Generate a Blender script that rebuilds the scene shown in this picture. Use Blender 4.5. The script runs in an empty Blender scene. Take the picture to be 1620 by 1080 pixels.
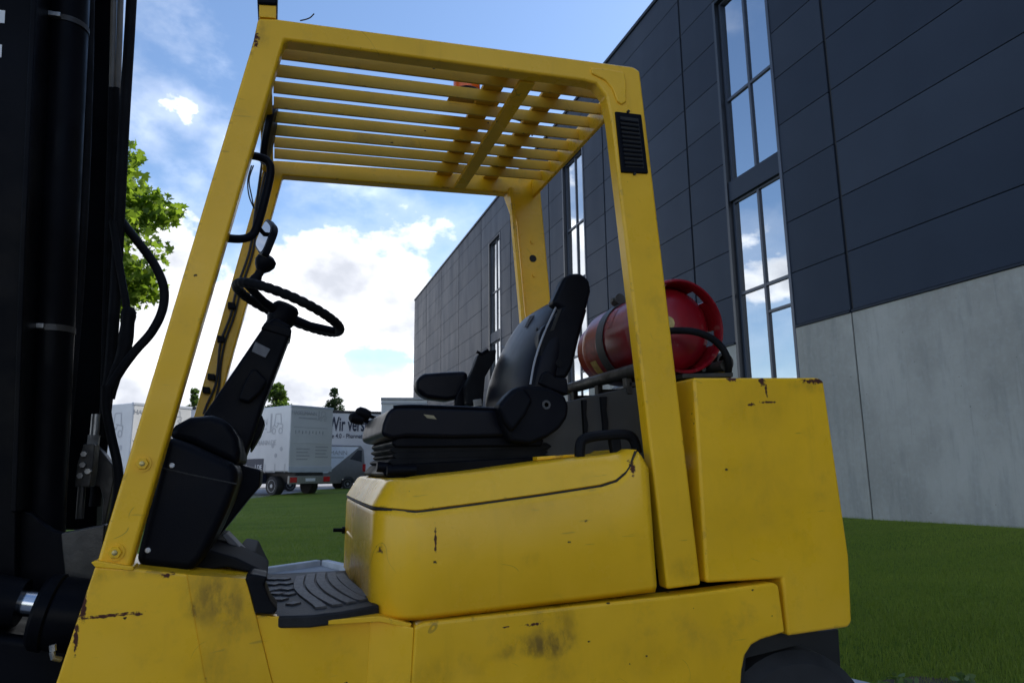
import bpy, math, random
import numpy as np
from mathutils import Vector, Matrix, noise as mnoise

random.seed(7)
SC = bpy.context.scene
COL = SC.collection

# ------------------------------------------------------------------ camera
CAM_POS = Vector((0.0, 0.0, 1.2))
R = np.array([[0.94766562, 0.04814929, 0.31561294],
              [-0.3190949, 0.17507099, 0.93141215],
              [-0.01040783, -0.98337775, 0.18127295]])
cd = bpy.data.cameras.new('camera')
cam = bpy.data.objects.new('camera', cd)
COL.objects.link(cam)
M = Matrix.Identity(4)
for i in range(3):
    M[i][0] = R[i, 0]; M[i][1] = -R[i, 1]; M[i][2] = -R[i, 2]; M[i][3] = CAM_POS[i]
cam.matrix_world = M
cd.sensor_width = 36.0
cd.lens = 24.0
cd.clip_start = 0.05
cd.clip_end = 3000
cd.dof.use_dof = True
cd.dof.focus_distance = 2.3
cd.dof.aperture_fstop = 9.0
SC.camera = cam
SC.cycles.max_bounces = 7
SC.cycles.diffuse_bounces = 3
SC.cycles.glossy_bounces = 4
SC.cycles.transmission_bounces = 3
SC.cycles.caustics_reflective = False
SC.cycles.caustics_refractive = False

# ------------------------------------------------------------------ sky
SUN_EL = math.radians(43)
SUN_DIR = Vector((0.965 * math.cos(SUN_EL), 0.262 * math.cos(SUN_EL), math.sin(SUN_EL)))
world = bpy.data.worlds.new('World')
SC.world = world
world.cycles.sampling_method = 'MANUAL'
world.cycles.sample_map_resolution = 512
world.use_nodes = True
wt = world.node_tree
for nd in list(wt.nodes):
    wt.nodes.remove(nd)


def N(tree, typ, **kw):
    n = tree.nodes.new(typ)
    for k, v in kw.items():
        if k in ('inputs',):
            for a, b in v.items():
                n.inputs[a].default_value = b
        else:
            setattr(n, k, v)
    return n


def math_n(t, op, a, b=None, clamp=False):
    n = t.nodes.new('ShaderNodeMath')
    n.operation = op
    n.use_clamp = clamp
    for i, x in enumerate((a, b)):
        if x is None:
            continue
        if isinstance(x, (int, float)):
            n.inputs[i].default_value = x
        else:
            t.links.new(x, n.inputs[i])
    return n.outputs[0]


def maprange(t, x, a, b, c, d, smooth=True):
    n = t.nodes.new('ShaderNodeMapRange')
    n.interpolation_type = 'SMOOTHSTEP' if smooth else 'LINEAR'
    t.links.new(x, n.inputs[0])
    for i, q in enumerate((a, b, c, d)):
        n.inputs[i + 1].default_value = q
    return n.outputs[0]


def mixc(t, fac, a, b, mode='MIX'):
    n = t.nodes.new('ShaderNodeMix')
    n.data_type = 'RGBA'
    n.blend_type = mode
    for sock, x in ((n.inputs[0], fac), (n.inputs[6], a), (n.inputs[7], b)):
        if isinstance(x, (int, float)):
            sock.default_value = x
        elif isinstance(x, tuple):
            sock.default_value = (x + (1,))[:4]
        else:
            t.links.new(x, sock)
    return n.outputs[2]


sky = N(wt, 'ShaderNodeTexSky', sky_type='NISHITA', sun_disc=False)
sky.sun_elevation = SUN_EL
sky.sun_rotation = math.atan2(SUN_DIR.x, SUN_DIR.y)
sky.air_density = 1.1
sky.dust_density = 0.6
sky.ozone_density = 1.6
tc = N(wt, 'ShaderNodeTexCoord')
nz = N(wt, 'ShaderNodeVectorMath', operation='NORMALIZE')
wt.links.new(tc.outputs['Generated'], nz.inputs[0])
sep = N(wt, 'ShaderNodeSeparateXYZ')
wt.links.new(nz.outputs[0], sep.inputs[0])
mp = N(wt, 'ShaderNodeMapping')
mp.inputs['Location'].default_value = (-12.5, 19.59, 27.08)
mp.inputs['Scale'].default_value = (1.0, 1.0, 1.55)
wt.links.new(nz.outputs[0], mp.inputs['Vector'])


def cloud_noise(scale, detail, rough, dist=0.0):
    n = N(wt, 'ShaderNodeTexNoise')
    n.inputs['Scale'].default_value = scale
    n.inputs['Detail'].default_value = detail
    n.inputs['Roughness'].default_value = rough
    n.inputs['Distortion'].default_value = dist
    wt.links.new(mp.outputs[0], n.inputs['Vector'])
    return n.outputs['Fac']


big = cloud_noise(2.6, 8.0, 0.56, 0.15)
wisp = cloud_noise(7.0, 5.0, 0.62, 0.4)
tone = cloud_noise(5.5, 4.0, 0.55, 0.2)
hor = maprange(wt, sep.outputs[2], 0.04, 0.64, 0.075, -0.070)
dens = math_n(wt, 'ADD', big, hor)
dens = math_n(wt, 'ADD', dens, math_n(wt, 'MULTIPLY', math_n(wt, 'SUBTRACT', wisp, 0.5), 0.10))
cover = maprange(wt, dens, 0.535, 0.590, 0.0, 1.0)
veil = maprange(wt, dens, 0.45, 0.56, 0.0, 0.16)
cover = math_n(wt, 'MAXIMUM', cover, veil)
shade = math_n(wt, 'ADD', math_n(wt, 'MULTIPLY', maprange(wt, dens, 0.53, 0.70, 0.0, 1.0), 0.55),
               math_n(wt, 'MULTIPLY', maprange(wt, tone, 0.36, 0.60, 0.0, 1.0), 0.50))
shade = math_n(wt, 'POWER', math_n(wt, 'MINIMUM', math_n(wt, 'MAXIMUM', shade, 0.0), 1.0), 0.38)
ccol = mixc(wt, shade, (21.0, 20.7, 20.3), (4.0, 4.2, 4.7))
skyb = mixc(wt, 1.0, sky.outputs[0], (0.94, 1.02, 1.12), 'MULTIPLY')
wcol = mixc(wt, cover, skyb, ccol)
bg = N(wt, 'ShaderNodeBackground')
bg.inputs['Strength'].default_value = 0.1
wt.links.new(wcol, bg.inputs['Color'])
wo = N(wt, 'ShaderNodeOutputWorld')
wt.links.new(bg.outputs[0], wo.inputs[0])

# ------------------------------------------------------------------ sun
sd = bpy.data.lights.new('sun', 'SUN')
sd.energy = 3.2
sd.angle = math.radians(0.55)
sd.color = (1.0, 0.95, 0.87)
sun = bpy.data.objects.new('sun', sd)
COL.objects.link(sun)
sun.rotation_euler = (-SUN_DIR).to_track_quat('-Z', 'Y').to_euler()

vs = SC.view_settings
vs.view_transform = 'Standard'
vs.look = 'None'
vs.exposure = 0.92
vs.gamma = 1.0
vs.use_curve_mapping = False


# ------------------------------------------------------------------ survey helpers
# bearing of a picture point, cut with a real plane of the place
def ray(px, py):
    d = R @ np.array([px - 810.0, py - 540.0, 1080.0])
    return Vector(d)


def on_plane(px, py, axis, val):
    d = ray(px, py)
    t = (val - CAM_POS[axis]) / d[axis]
    return CAM_POS + d * t


FD = 1.75                      # forklift side plane (world y)
FA = math.radians(1.9)         # the truck stands nose down a little
CA, SA = math.cos(FA), math.sin(FA)


def L(px, py, v):
    """point of the forklift's own frame at v metres in from its near side"""
    p = on_plane(px, py, 1, FD + v)
    return Vector((p.x * CA + p.z * SA, v, -p.x * SA + p.z * CA))


def LW(px, py, w):
    """point of the forklift's own frame at height w"""
    d = ray(px, py)
    dw = -d.x * SA + d.z * CA
    cw = CAM_POS.z * CA
    t = (w - cw) / dw
    p = CAM_POS + d * t
    return Vector((p.x * CA + p.z * SA, p.y - FD, w))


# ------------------------------------------------------------------ materials
MATS = {}


def new_mat(name):
    m = bpy.data.materials.new(name)
    m.use_nodes = True
    t = m.node_tree
    b = t.nodes['Principled BSDF']
    MATS[name] = m
    return m, t, b


def obj_noise(t, scale, detail=4.0, rough=0.55, vec=None, stretch=None, coord='Object'):
    if vec is None:
        c = t.nodes.new('ShaderNodeTexCoord')
        vec = c.outputs[coord]
    if stretch:
        mpn = t.nodes.new('ShaderNodeMapping')
        mpn.inputs['Scale'].default_value = stretch
        t.links.new(vec, mpn.inputs['Vector'])
        vec = mpn.outputs[0]
    n = t.nodes.new('ShaderNodeTexNoise')
    n.inputs['Scale'].default_value = scale
    n.inputs['Detail'].default_value = detail
    n.inputs['Roughness'].default_value = rough
    t.links.new(vec, n.inputs['Vector'])
    return n.outputs['Fac']


def bump(t, b, h, strength=0.2, dist=0.01):
    n = t.nodes.new('ShaderNodeBump')
    n.inputs['Strength'].default_value = strength
    n.inputs['Distance'].default_value = dist
    t.links.new(h, n.inputs['Height'])
    t.links.new(n.outputs[0], b.inputs['Normal'])


def simple(name, col, rough=0.5, metal=0.0, spec=0.5, var=0.15, nscale=6.0, bmp=0.0, bscale=60.0, coat=0.0,
           rvar=0.0, stretch=None):
    m, t, b = new_mat(name)
    f = obj_noise(t, nscale, 5.0, stretch=stretch)
    lo = tuple(c * (1 - var) for c in col)
    hi = tuple(min(1.0, c * (1 + var)) for c in col)
    t.links.new(mixc(t, maprange(t, f, 0.3, 0.7, 0, 1), lo, hi), b.inputs['Base Color'])
    b.inputs['Roughness'].default_value = rough
    if rvar:
        f2 = obj_noise(t, nscale * 2.3, 6.0)
        t.links.new(maprange(t, f2, 0.3, 0.7, max(0.02, rough - rvar), min(1, rough + rvar)), b.inputs['Roughness'])
    b.inputs['Metallic'].default_value = metal
    b.inputs['Specular IOR Level'].default_value = spec
    b.inputs['Coat Weight'].default_value = coat
    if bmp:
        bump(t, b, obj_noise(t, bscale, 4.0), bmp, 0.004)
    return m


def spot(t, vec, centre, radii, soft=0.5, wob=0.35, nn=None):
    """mask of one stain: an uneven ellipsoid round a point of the thing"""
    s = t.nodes.new('ShaderNodeVectorMath'); s.operation = 'SUBTRACT'
    t.links.new(vec, s.inputs[0]); s.inputs[1].default_value = centre
    d = t.nodes.new('ShaderNodeVectorMath'); d.operation = 'DIVIDE'
    t.links.new(s.outputs[0], d.inputs[0]); d.inputs[1].default_value = radii
    l = t.nodes.new('ShaderNodeVectorMath'); l.operation = 'LENGTH'
    t.links.new(d.outputs[0], l.inputs[0])
    x = math_n(t, 'ADD', l.outputs['Value'], math_n(t, 'MULTIPLY', math_n(t, 'SUBTRACT', nn, 0.5), wob * 4))
    return maprange(t, x, 1.0 - soft, 1.0 + soft, 1.0, 0.0)


def yellow_paint(name, base, stains=(), rust=(), chips=0.72, grime=0.35, rough=0.28, scale=1.0, rv=0.2):
    m, t, b = new_mat(name)
    c = t.nodes.new('ShaderNodeTexCoord')
    vec = c.outputs['Object']
    f = obj_noise(t, 2.2, 6.0, 0.6, vec=vec)
    col = mixc(t, maprange(t, f, 0.3, 0.7, 0, 1), tuple(x * 0.90 for x in base), tuple(x * 1.06 for x in base))
    fd = obj_noise(t, 1.1, 5.0, 0.6, vec=vec)
    pale = tuple(min(1, x * 0.86 + 0.075) for x in base)
    col = mixc(t, math_n(t, 'MULTIPLY', maprange(t, fd, 0.45, 0.68, 0, 1), 0.22), col, pale)
    # fine grime clouds
    g = obj_noise(t, 7.5, 6.0, 0.68, vec=vec)
    col = mixc(t, math_n(t, 'MULTIPLY', maprange(t, g, 0.52, 0.78, 0, 1), grime), col, (0.22, 0.14, 0.03))
    brk = maprange(t, obj_noise(t, 22.0, 5.0, 0.7, vec=vec, stretch=(1.0, 1.0, 0.5)), 0.36, 0.66, 0.12, 1.0)
    sn_ = obj_noise(t, 9.0, 4.0, vec=vec)
    rn_ = obj_noise(t, 110.0, 4.0, vec=vec)
    for (ce, ra, st) in stains:
        mk = math_n(t, 'MULTIPLY', math_n(t, 'MULTIPLY', spot(t, vec, ce, ra, soft=0.8, wob=0.8, nn=sn_), brk), st)
        col = mixc(t, mk, col, (0.07, 0.045, 0.015))
    # scratches: stretched noise
    s1 = obj_noise(t, 26.0, 3.0, 0.5, vec=vec, stretch=(0.25, 1.0, 2.4))
    s1m = math_n(t, 'MULTIPLY', maprange(t, s1, 0.70, 0.74, 0, 1), 0.35)
    col = mixc(t, s1m, col, (0.16, 0.10, 0.03))
    hl = obj_noise(t, 4.6, 1.5, 0.45, vec=vec)
    hm = obj_noise(t, 9.0, 2.0, 0.5, vec=vec)
    hair = math_n(t, 'MULTIPLY', math_n(t, 'LESS_THAN', math_n(t, 'ABSOLUTE', math_n(t, 'SUBTRACT', hl, 0.5)), 0.0014), maprange(t, hm, 0.62, 0.67, 0, 0.45))
    col = mixc(t, hair, col, (0.11, 0.07, 0.025))
    rn = obj_noise(t, 9.0, 5.0, 0.65, vec=vec, stretch=(1.6, 1.0, 0.16))
    col = mixc(t, math_n(t, 'MULTIPLY', maprange(t, rn, 0.56, 0.76, 0, 1), 0.16), col, (0.26, 0.15, 0.02))
    # chips down to dark primer, sparse
    v = t.nodes.new('ShaderNodeTexVoronoi')
    v.inputs['Scale'].default_value = 24.0 * scale
    v.inputs['Randomness'].default_value = 1.0
    wv = t.nodes.new('ShaderNodeMapping'); wv.inputs['Scale'].default_value = (0.8, 1, 1.3)
    t.links.new(vec, wv.inputs['Vector']); t.links.new(wv.outputs[0], v.inputs['Vector'])
    spn = t.nodes.new('ShaderNodeSeparateColor')
    t.links.new(v.outputs['Color'], spn.inputs[0])
    sel = math_n(t, 'GREATER_THAN', spn.outputs[0], chips)
    jit = obj_noise(t, 160.0, 3.0, 0.6, vec=vec)
    rad = math_n(t, 'MULTIPLY', spn.outputs[1], 0.11)
    inn = math_n(t, 'LESS_THAN', math_n(t, 'ADD', v.outputs['Distance'], math_n(t, 'MULTIPLY', math_n(t, 'SUBTRACT', jit, 0.5), 0.25)), rad)
    chip = math_n(t, 'MULTIPLY', sel, inn)
    col = mixc(t, chip, col, (0.035, 0.018, 0.010))
    rm = None
    for (ce, ra) in rust:
        k = spot(t, vec, ce, ra, soft=0.3, wob=0.95, nn=rn_)
        rm = k if rm is None else math_n(t, 'MAXIMUM', rm, k)
    if rm is not None:
        col = mixc(t, rm, col, (0.075, 0.022, 0.012))
    bv = t.nodes.new('ShaderNodeBevel'); bv.samples = 2; bv.inputs['Radius'].default_value = 0.009
    ge = t.nodes.new('ShaderNodeNewGeometry')
    dt = t.nodes.new('ShaderNodeVectorMath'); dt.operation = 'DOT_PRODUCT'
    t.links.new(bv.outputs[0], dt.inputs[0]); t.links.new(ge.outputs['Normal'], dt.inputs[1])
    ew = maprange(t, dt.outputs['Value'], 0.93, 0.995, 1.0, 0.0)
    en = maprange(t, obj_noise(t, 16.0, 5.0, 0.7, vec=vec), 0.585, 0.625, 0.0, 1.0)
    edge = math_n(t, 'MULTIPLY', ew, en)
    col = mixc(t, math_n(t, 'MULTIPLY', edge, 0.85), col, (0.060, 0.030, 0.016))
    t.links.new(col, b.inputs['Base Color'])
    ro = maprange(t, obj_noise(t, 5.0, 7.0, 0.65, vec=vec), 0.3, 0.75, rough - rv * 0.3, rough + rv)
    ro = math_n(t, 'MAXIMUM', ro, math_n(t, 'MULTIPLY', chip, 0.8))
    if rm is not None:
        ro = math_n(t, 'MAXIMUM', ro, math_n(t, 'MULTIPLY', rm, 0.85))
    t.links.new(ro, b.inputs['Roughness'])
    b.inputs['Specular IOR Level'].default_value = 0.36
    h = obj_noise(t, 3.2, 3.0, 0.5, vec=vec)
    op = obj_noise(t, 240.0, 2.0, 0.5, vec=vec)
    h = math_n(t, 'ADD', h, math_n(t, 'MULTIPLY', op, 0.008))
    bump(t, b, math_n(t, 'SUBTRACT', h, math_n(t, 'MULTIPLY', math_n(t, 'MAXIMUM', chip, edge), 0.05)), 0.12, 0.03)
    return m


# ------------------------------------------------------------------ mesh helpers
def tag(o, label=None, cat=None, group=None, kind=None):
    if label: o['label'] = label
    if cat: o['category'] = cat
    if group: o['group'] = group
    if kind: o['kind'] = kind
    return o


def empty(name, loc=(0, 0, 0), rot=(0, 0, 0)):
    o = bpy.data.objects.new(name, None)
    COL.objects.link(o)
    o.location = loc
    o.rotation_euler = rot
    o.empty_display_size = 0.2
    return o


def mk(name, verts, faces, mat, parent=None, bevel=0.0, seg=2, smooth=True, angle=35, sub=0, loc=None):
    me = bpy.data.meshes.new(name)
    me.from_pydata([tuple(v) for v in verts], [], faces)
    me.validate()
    if smooth:
        me.shade_smooth()
        if not bevel and not sub:
            me.set_sharp_from_angle(angle=math.radians(angle))
    o = bpy.data.objects.new(name, me)
    if isinstance(mat, str):
        mat = MATS[mat]
    me.materials.append(mat)
    COL.objects.link(o)
    if parent is not None:
        o.parent = parent
    if loc is not None:
        o.location = loc
    if bevel:
        bm = o.modifiers.new('bevel', 'BEVEL')
        bm.width = bevel
        bm.segments = seg
        bm.limit_method = 'ANGLE'
        bm.angle_limit = math.radians(28)
        bm.harden_normals = True
    if sub:
        sm = o.modifiers.new('sub', 'SUBSURF')
        sm.levels = sub
        sm.render_levels = sub
    return o


def area2(p):
    return sum(p[i][0] * p[(i + 1) % len(p)][1] - p[(i + 1) % len(p)][0] * p[i][1] for i in range(len(p)))


def prism_g(pts, v0, v1):
    """outline in (u,w), run from v0 to v1; v0/v1 may be lists"""
    n = len(pts)
    if area2(pts) < 0:
        pts = pts[::-1]
        if isinstance(v0, (list, tuple)): v0 = v0[::-1]
        if isinstance(v1, (list, tuple)): v1 = v1[::-1]
    g = lambda v, i: v[i] if isinstance(v, (list, tuple)) else v
    vs_ = [(p[0], g(v0, i), p[1]) for i, p in enumerate(pts)] + [(p[0], g(v1, i), p[1]) for i, p in enumerate(pts)]
    fs = [tuple(range(n)), tuple(range(2 * n - 1, n - 1, -1))]
    for i in range(n):
        j = (i + 1) % n
        fs.append((i, i + n, j + n, j))
    return vs_, fs


def px2(pix, v):
    return [(q.x, q.z) for q in (L(a, b, v) for a, b in pix)]


def prism(name, pts, v0, v1, mat, parent=None, bevel=0.004, seg=2, **kw):
    vs_, fs = prism_g(pts, v0, v1)
    return mk(name, vs_, fs, mat, parent, bevel, seg, **kw)


def pprism(name, pix, v, v1, mat, parent=None, bevel=0.004, seg=2, **kw):
    return prism(name, px2(pix, v), v, v1, mat, parent, bevel, seg, **kw)


def box_g(a, b):
    x0, y0, z0 = a; x1, y1, z1 = b
    v = [(x0, y0, z0), (x1, y0, z0), (x1, y1, z0), (x0, y1, z0), (x0, y0, z1), (x1, y0, z1), (x1, y1, z1), (x0, y1, z1)]
    f = [(0, 3, 2, 1), (4, 5, 6, 7), (0, 1, 5, 4), (1, 2, 6, 5), (2, 3, 7, 6), (3, 0, 4, 7)]
    return v, f


def box(name, a, b, mat, parent=None, bevel=0.003, seg=2, **kw):
    v, f = box_g(a, b)
    return mk(name, v, f, mat, parent, bevel, seg, **kw)


def merge(*gs):
    V, F = [], []
    for v, f in gs:
        k = len(V)
        V += list(v)
        F += [tuple(i + k for i in q) for q in f]
    return V, F


def spline(pts, n=8, closed=False):
    P = [Vector(p) for p in pts]
    out = []
    m = len(P)
    rng = m if closed else m - 1
    for i in range(rng):
        p0 = P[(i - 1) % m] if closed or i > 0 else P[0]
        p1 = P[i]; p2 = P[(i + 1) % m]
        p3 = P[(i + 2) % m] if closed or i + 2 < m else P[-1]
        for k in range(n):
            t = k / n
            out.append(0.5 * ((2 * p1) + (p2 - p0) * t + (2 * p0 - 5 * p1 + 4 * p2 - p3) * t * t + (3 * p1 - p0 - 3 * p2 + p3) * t ** 3))
    if not closed:
        out.append(P[-1])
    return out


def tube_g(pts, r, n=10, closed=False):
    P = [Vector(p) for p in pts]
    m = len(P)
    V, F = [], []
    prev = None
    for i, p in enumerate(P):
        if closed:
            d = P[(i + 1) % m] - P[i - 1]
        else:
            d = P[min(i + 1, m - 1)] - P[max(i - 1, 0)]
        d.normalize()
        if prev is None:
            a = Vector((0, 0, 1)) if abs(d.z) < 0.9 else Vector((1, 0, 0))
            s = d.cross(a).normalized()
        else:
            s = (prev - d * prev.dot(d)).normalized()
        prev = s
        q = d.cross(s)
        rr = r[i] if isinstance(r, (list, tuple)) else r
        for k in range(n):
            an = 2 * math.pi * k / n
            V.append(p + s * (math.cos(an) * rr) + q * (math.sin(an) * rr))
    for i in range(m if closed else m - 1):
        j = (i + 1) % m
        for k in range(n):
            l = (k + 1) % n
            F.append((i * n + k, i * n + l, j * n + l, j * n + k))
    if not closed:
        F.append(tuple(range(n - 1, -1, -1)))
        F.append(tuple((m - 1) * n + k for k in range(n)))
    return V, F


def tube(name, pts, r, mat, parent=None, n=10, closed=False, sm=0, **kw):
    if sm:
        pts = spline(pts, sm, closed)
    v, f = tube_g(pts, r, n, closed)
    return mk(name, v, f, mat, parent, **kw)


def lathe_g(prof, origin, axis, n=24):
    """profile of (radius, distance along axis)"""
    a = Vector(axis).normalized()
    ref = Vector((0, 0, 1)) if abs(a.z) < 0.9 else Vector((1, 0, 0))
    s = a.cross(ref).normalized(); q = a.cross(s)
    o = Vector(origin)
    V, F = [], []
    for r, h in prof:
        for k in range(n):
            an = 2 * math.pi * k / n
            V.append(o + a * h + (s * math.cos(an) + q * math.sin(an)) * r)
    m = len(prof)
    for i in range(m - 1):
        for k in range(n):
            l = (k + 1) % n
            F.append((i * n + k, i * n + l, (i + 1) * n + l, (i + 1) * n + k))
    F.append(tuple(range(n - 1, -1, -1)))
    F.append(tuple((m - 1) * n + k for k in range(n)))
    return V, F


def lathe(name, prof, origin, axis, mat, parent=None, n=24, **kw):
    v, f = lathe_g(prof, origin, axis, n)
    return mk(name, v, f, mat, parent, **kw)


def loft_g(rings, cap=True):
    n = len(rings[0])
    V = [p for r in rings for p in r]
    F = []
    for i in range(len(rings) - 1):
        for k in range(n):
            l = (k + 1) % n
            F.append((i * n + k, i * n + l, (i + 1) * n + l, (i + 1) * n + k))
    if cap:
        F.append(tuple(range(n - 1, -1, -1)))
        F.append(tuple((len(rings) - 1) * n + k for k in range(n)))
    return V, F


def text(name, s, size, mat, parent, loc, rot, ext=0.002, sx=1.0, align='LEFT', bold=0.0):
    cu = bpy.data.curves.new(name, 'FONT')
    cu.body = s
    cu.size = size
    cu.extrude = ext
    cu.align_x = align
    cu.offset = bold
    cu.resolution_u = 3
    tmp = bpy.data.objects.new(name, cu)
    COL.objects.link(tmp)
    dg = bpy.context.evaluated_depsgraph_get()
    dg.update()
    me = bpy.data.meshes.new_from_object(tmp.evaluated_get(dg))
    bpy.data.objects.remove(tmp)
    bpy.data.curves.remove(cu)
    me.materials.clear()
    me.materials.append(MATS[mat] if isinstance(mat, str) else mat)
    o = bpy.data.objects.new(name, me)
    COL.objects.link(o)
    o.parent = parent
    o.location = loc
    o.rotation_euler = rot
    o.scale = (sx, 1, 1)
    return o

# ------------------------------------------------------------------ material library
simple('asphalt', (0.055, 0.056, 0.060), 0.85, nscale=1.2, var=0.2, bmp=0.4, bscale=90)
simple('paving', (0.23, 0.235, 0.24), 0.8, nscale=2.0, var=0.15, bmp=0.3, bscale=70)
simple('kerb_stone', (0.40, 0.41, 0.42), 0.75, nscale=5.0, var=0.15, bmp=0.3, bscale=60)
simple('road_pale', (0.26, 0.26, 0.27), 0.85, nscale=0.6, var=0.12, bmp=0.2, bscale=40)
simple('black_plastic', (0.0042, 0.0050, 0.0080), 0.46, nscale=4.0, var=0.25, bmp=0.10, bscale=260, rvar=0.10, spec=0.080)
simple('black_vinyl', (0.0038, 0.0045, 0.0085), 0.38, nscale=5.0, var=0.2, bmp=0.04, bscale=180, rvar=0.03, spec=0.120)
simple('black_rubber', (0.009, 0.0095, 0.011), 0.58, nscale=8.0, var=0.3, bmp=0.15, bscale=120, rvar=0.1, spec=0.070)
simple('tyre_rubber', (0.018, 0.018, 0.019), 0.7, nscale=8.0, var=0.3, bmp=0.2, bscale=90)
simple('black_steel', (0.0032, 0.0037, 0.0055), 0.45, nscale=3.0, var=0.35, bmp=0.12, bscale=45, rvar=0.14, spec=0.060)
simple('greasy_steel', (0.030, 0.027, 0.022), 0.5, nscale=9.0, var=0.5, bmp=0.3, bscale=60, rvar=0.15)
simple('chrome', (0.62, 0.63, 0.65), 0.16, metal=1.0, var=0.1)
simple('zinc', (0.30, 0.30, 0.29), 0.38, metal=0.85, var=0.25, nscale=40)
simple('yellow_zinc', (0.50, 0.40, 0.16), 0.40, metal=0.6, var=0.25, nscale=60)
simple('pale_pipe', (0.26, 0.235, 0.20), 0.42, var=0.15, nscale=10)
simple('rivet_white', (0.72, 0.72, 0.70), 0.4, var=0.05)
simple('grey_shroud', (0.050, 0.052, 0.052), 0.55, nscale=5, var=0.15, bmp=0.08, bscale=150)
simple('seat_piping', (0.28, 0.29, 0.31), 0.45, var=0.1)
simple('toe_rubber', (0.007, 0.0075, 0.009), 0.75, var=0.3, spec=0.15)
simple('label_grey', (0.12, 0.125, 0.14), 0.5, var=0.15, nscale=80)
simple('tag_yellow', (0.28, 0.24, 0.14), 0.5, var=0.2, nscale=40)
simple('amber', (0.85, 0.13, 0.01), 0.25, var=0.08)
simple('mirror', (0.16, 0.17, 0.19), 0.06, metal=1.0, var=0.02)
simple('cable', (0.022, 0.022, 0.024), 0.5, var=0.2)
simple('mat_worn', (0.055, 0.053, 0.053), 0.6, nscale=30, var=0.45, bmp=0.5, bscale=120, stretch=(3, 1, 1))
simple('mat_dark', (0.014, 0.014, 0.015), 0.6, spec=0.2, nscale=12, var=0.4, bmp=0.3, bscale=110)
simple('pedal_grey', (0.17, 0.17, 0.18), 0.5, nscale=20, var=0.3, bmp=0.3, bscale=100)
simple('gasket', (0.010, 0.010, 0.009), 0.7, var=0.2)
simple('clad', (0.0360, 0.0450, 0.0640), 0.40, nscale=0.35, var=0.10, spec=0.34)
simple('clad_trim', (0.032, 0.038, 0.050), 0.34, nscale=0.6, var=0.10, spec=0.55)
simple('clad_seam', (0.010, 0.011, 0.013), 0.7, var=0.1)
simple('window_frame', (0.020, 0.024, 0.032), 0.33, nscale=1, var=0.1)
simple('mullion', (0.045, 0.058, 0.085), 0.35, nscale=1, var=0.1)
simple('inside_wall', (0.25, 0.25, 0.24), 0.8)
simple('white_tarp', (0.56, 0.565, 0.565), 0.48, nscale=0.8, var=0.06, bmp=0.25, bscale=2.2)
simple('tarp_grey_strip', (0.46, 0.49, 0.54), 0.5, nscale=2, var=0.08)  # bluish grey of the roof hem and tail board
simple('print_grey', (0.36, 0.37, 0.39), 0.5, var=0.05)
simple('print_navy', (0.016, 0.022, 0.048), 0.5, var=0.05)
simple('print_pale', (0.42, 0.43, 0.45), 0.5, var=0.05)
simple('chassis', (0.028, 0.028, 0.030), 0.6, var=0.3)
simple('tail_red', (0.50, 0.010, 0.012), 0.25, var=0.1)
simple('wheel_silver', (0.48, 0.49, 0.51), 0.4, metal=0.4, var=0.1)
simple('van_grey', (0.22, 0.215, 0.21), 0.28, metal=0.35, var=0.05)
simple('van_white', (0.78, 0.80, 0.84), 0.3, var=0.03)
simple('glass_dark', (0.012, 0.014, 0.018), 0.05, spec=0.8, var=0.05)
simple('roof_pale', (0.62, 0.63, 0.64), 0.5, var=0.06)
simple('bark', (0.085, 0.065, 0.048), 0.9, nscale=9, var=0.4, bmp=0.6, bscale=14)
simple('soil', (0.060, 0.042, 0.026), 0.95, nscale=9, var=0.4, bmp=0.7, bscale=30)

for k_ in ('clad', 'clad_trim'):
    MATS[k_].node_tree.nodes['Principled BSDF'].inputs['Specular Tint'].default_value = (0.60, 0.78, 1.0, 1)
    MATS[k_].node_tree.nodes['Principled BSDF'].inputs['IOR'].default_value = 1.16
    MATS[k_].node_tree.nodes['Principled BSDF'].inputs['Specular IOR Level'].default_value = 0.5

t = MATS['clad'].node_tree
bs = t.nodes['Principled BSDF']
oi = t.nodes.new('ShaderNodeObjectInfo')
src = bs.inputs['Base Color'].links[0].from_socket
t.links.new(mixc(t, 1.0, src, mixc(t, oi.outputs['Random'], (0.84, 0.86, 0.88), (1.14, 1.13, 1.10)), 'MULTIPLY'), bs.inputs['Base Color'])
gp = t.nodes.new('ShaderNodeNewGeometry')
bump(t, bs, obj_noise(t, 0.9, 3.0, 0.5, vec=gp.outputs['Position'], stretch=(1, 0.7, 1.6)), 0.2, 0.03)
t.links.new(maprange(t, obj_noise(t, 0.8, 5.0, 0.6, vec=gp.outputs['Position'], stretch=(1, 2.0, 0.4)), 0.3, 0.7, 0.36, 0.46), bs.inputs['Roughness'])

# concrete plinth: cloudy, with damp streaks and tie holes
m, t, b = new_mat('concrete')
tcn = t.nodes.new('ShaderNodeTexCoord')
vec = tcn.outputs['Object']
n1 = obj_noise(t, 0.55, 9, 0.62, vec=vec)
n2 = obj_noise(t, 1.6, 8, 0.6, vec=vec, stretch=(1, 2.6, 0.45))
n3 = obj_noise(t, 13.0, 6, 0.65, vec=vec)
c0 = mixc(t, maprange(t, n1, 0.36, 0.66, 0, 1), (0.300, 0.290, 0.258), (0.405, 0.392, 0.352))
c0 = mixc(t, math_n(t, 'MULTIPLY', maprange(t, n2, 0.47, 0.68, 0, 1), 0.40), c0, (0.205, 0.212, 0.198))
c0 = mixc(t, math_n(t, 'MULTIPLY', maprange(t, n3, 0.45, 0.75, 0, 1), 0.28), c0, (0.43, 0.435, 0.425))
t.links.new(c0, b.inputs['Base Color'])
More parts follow.
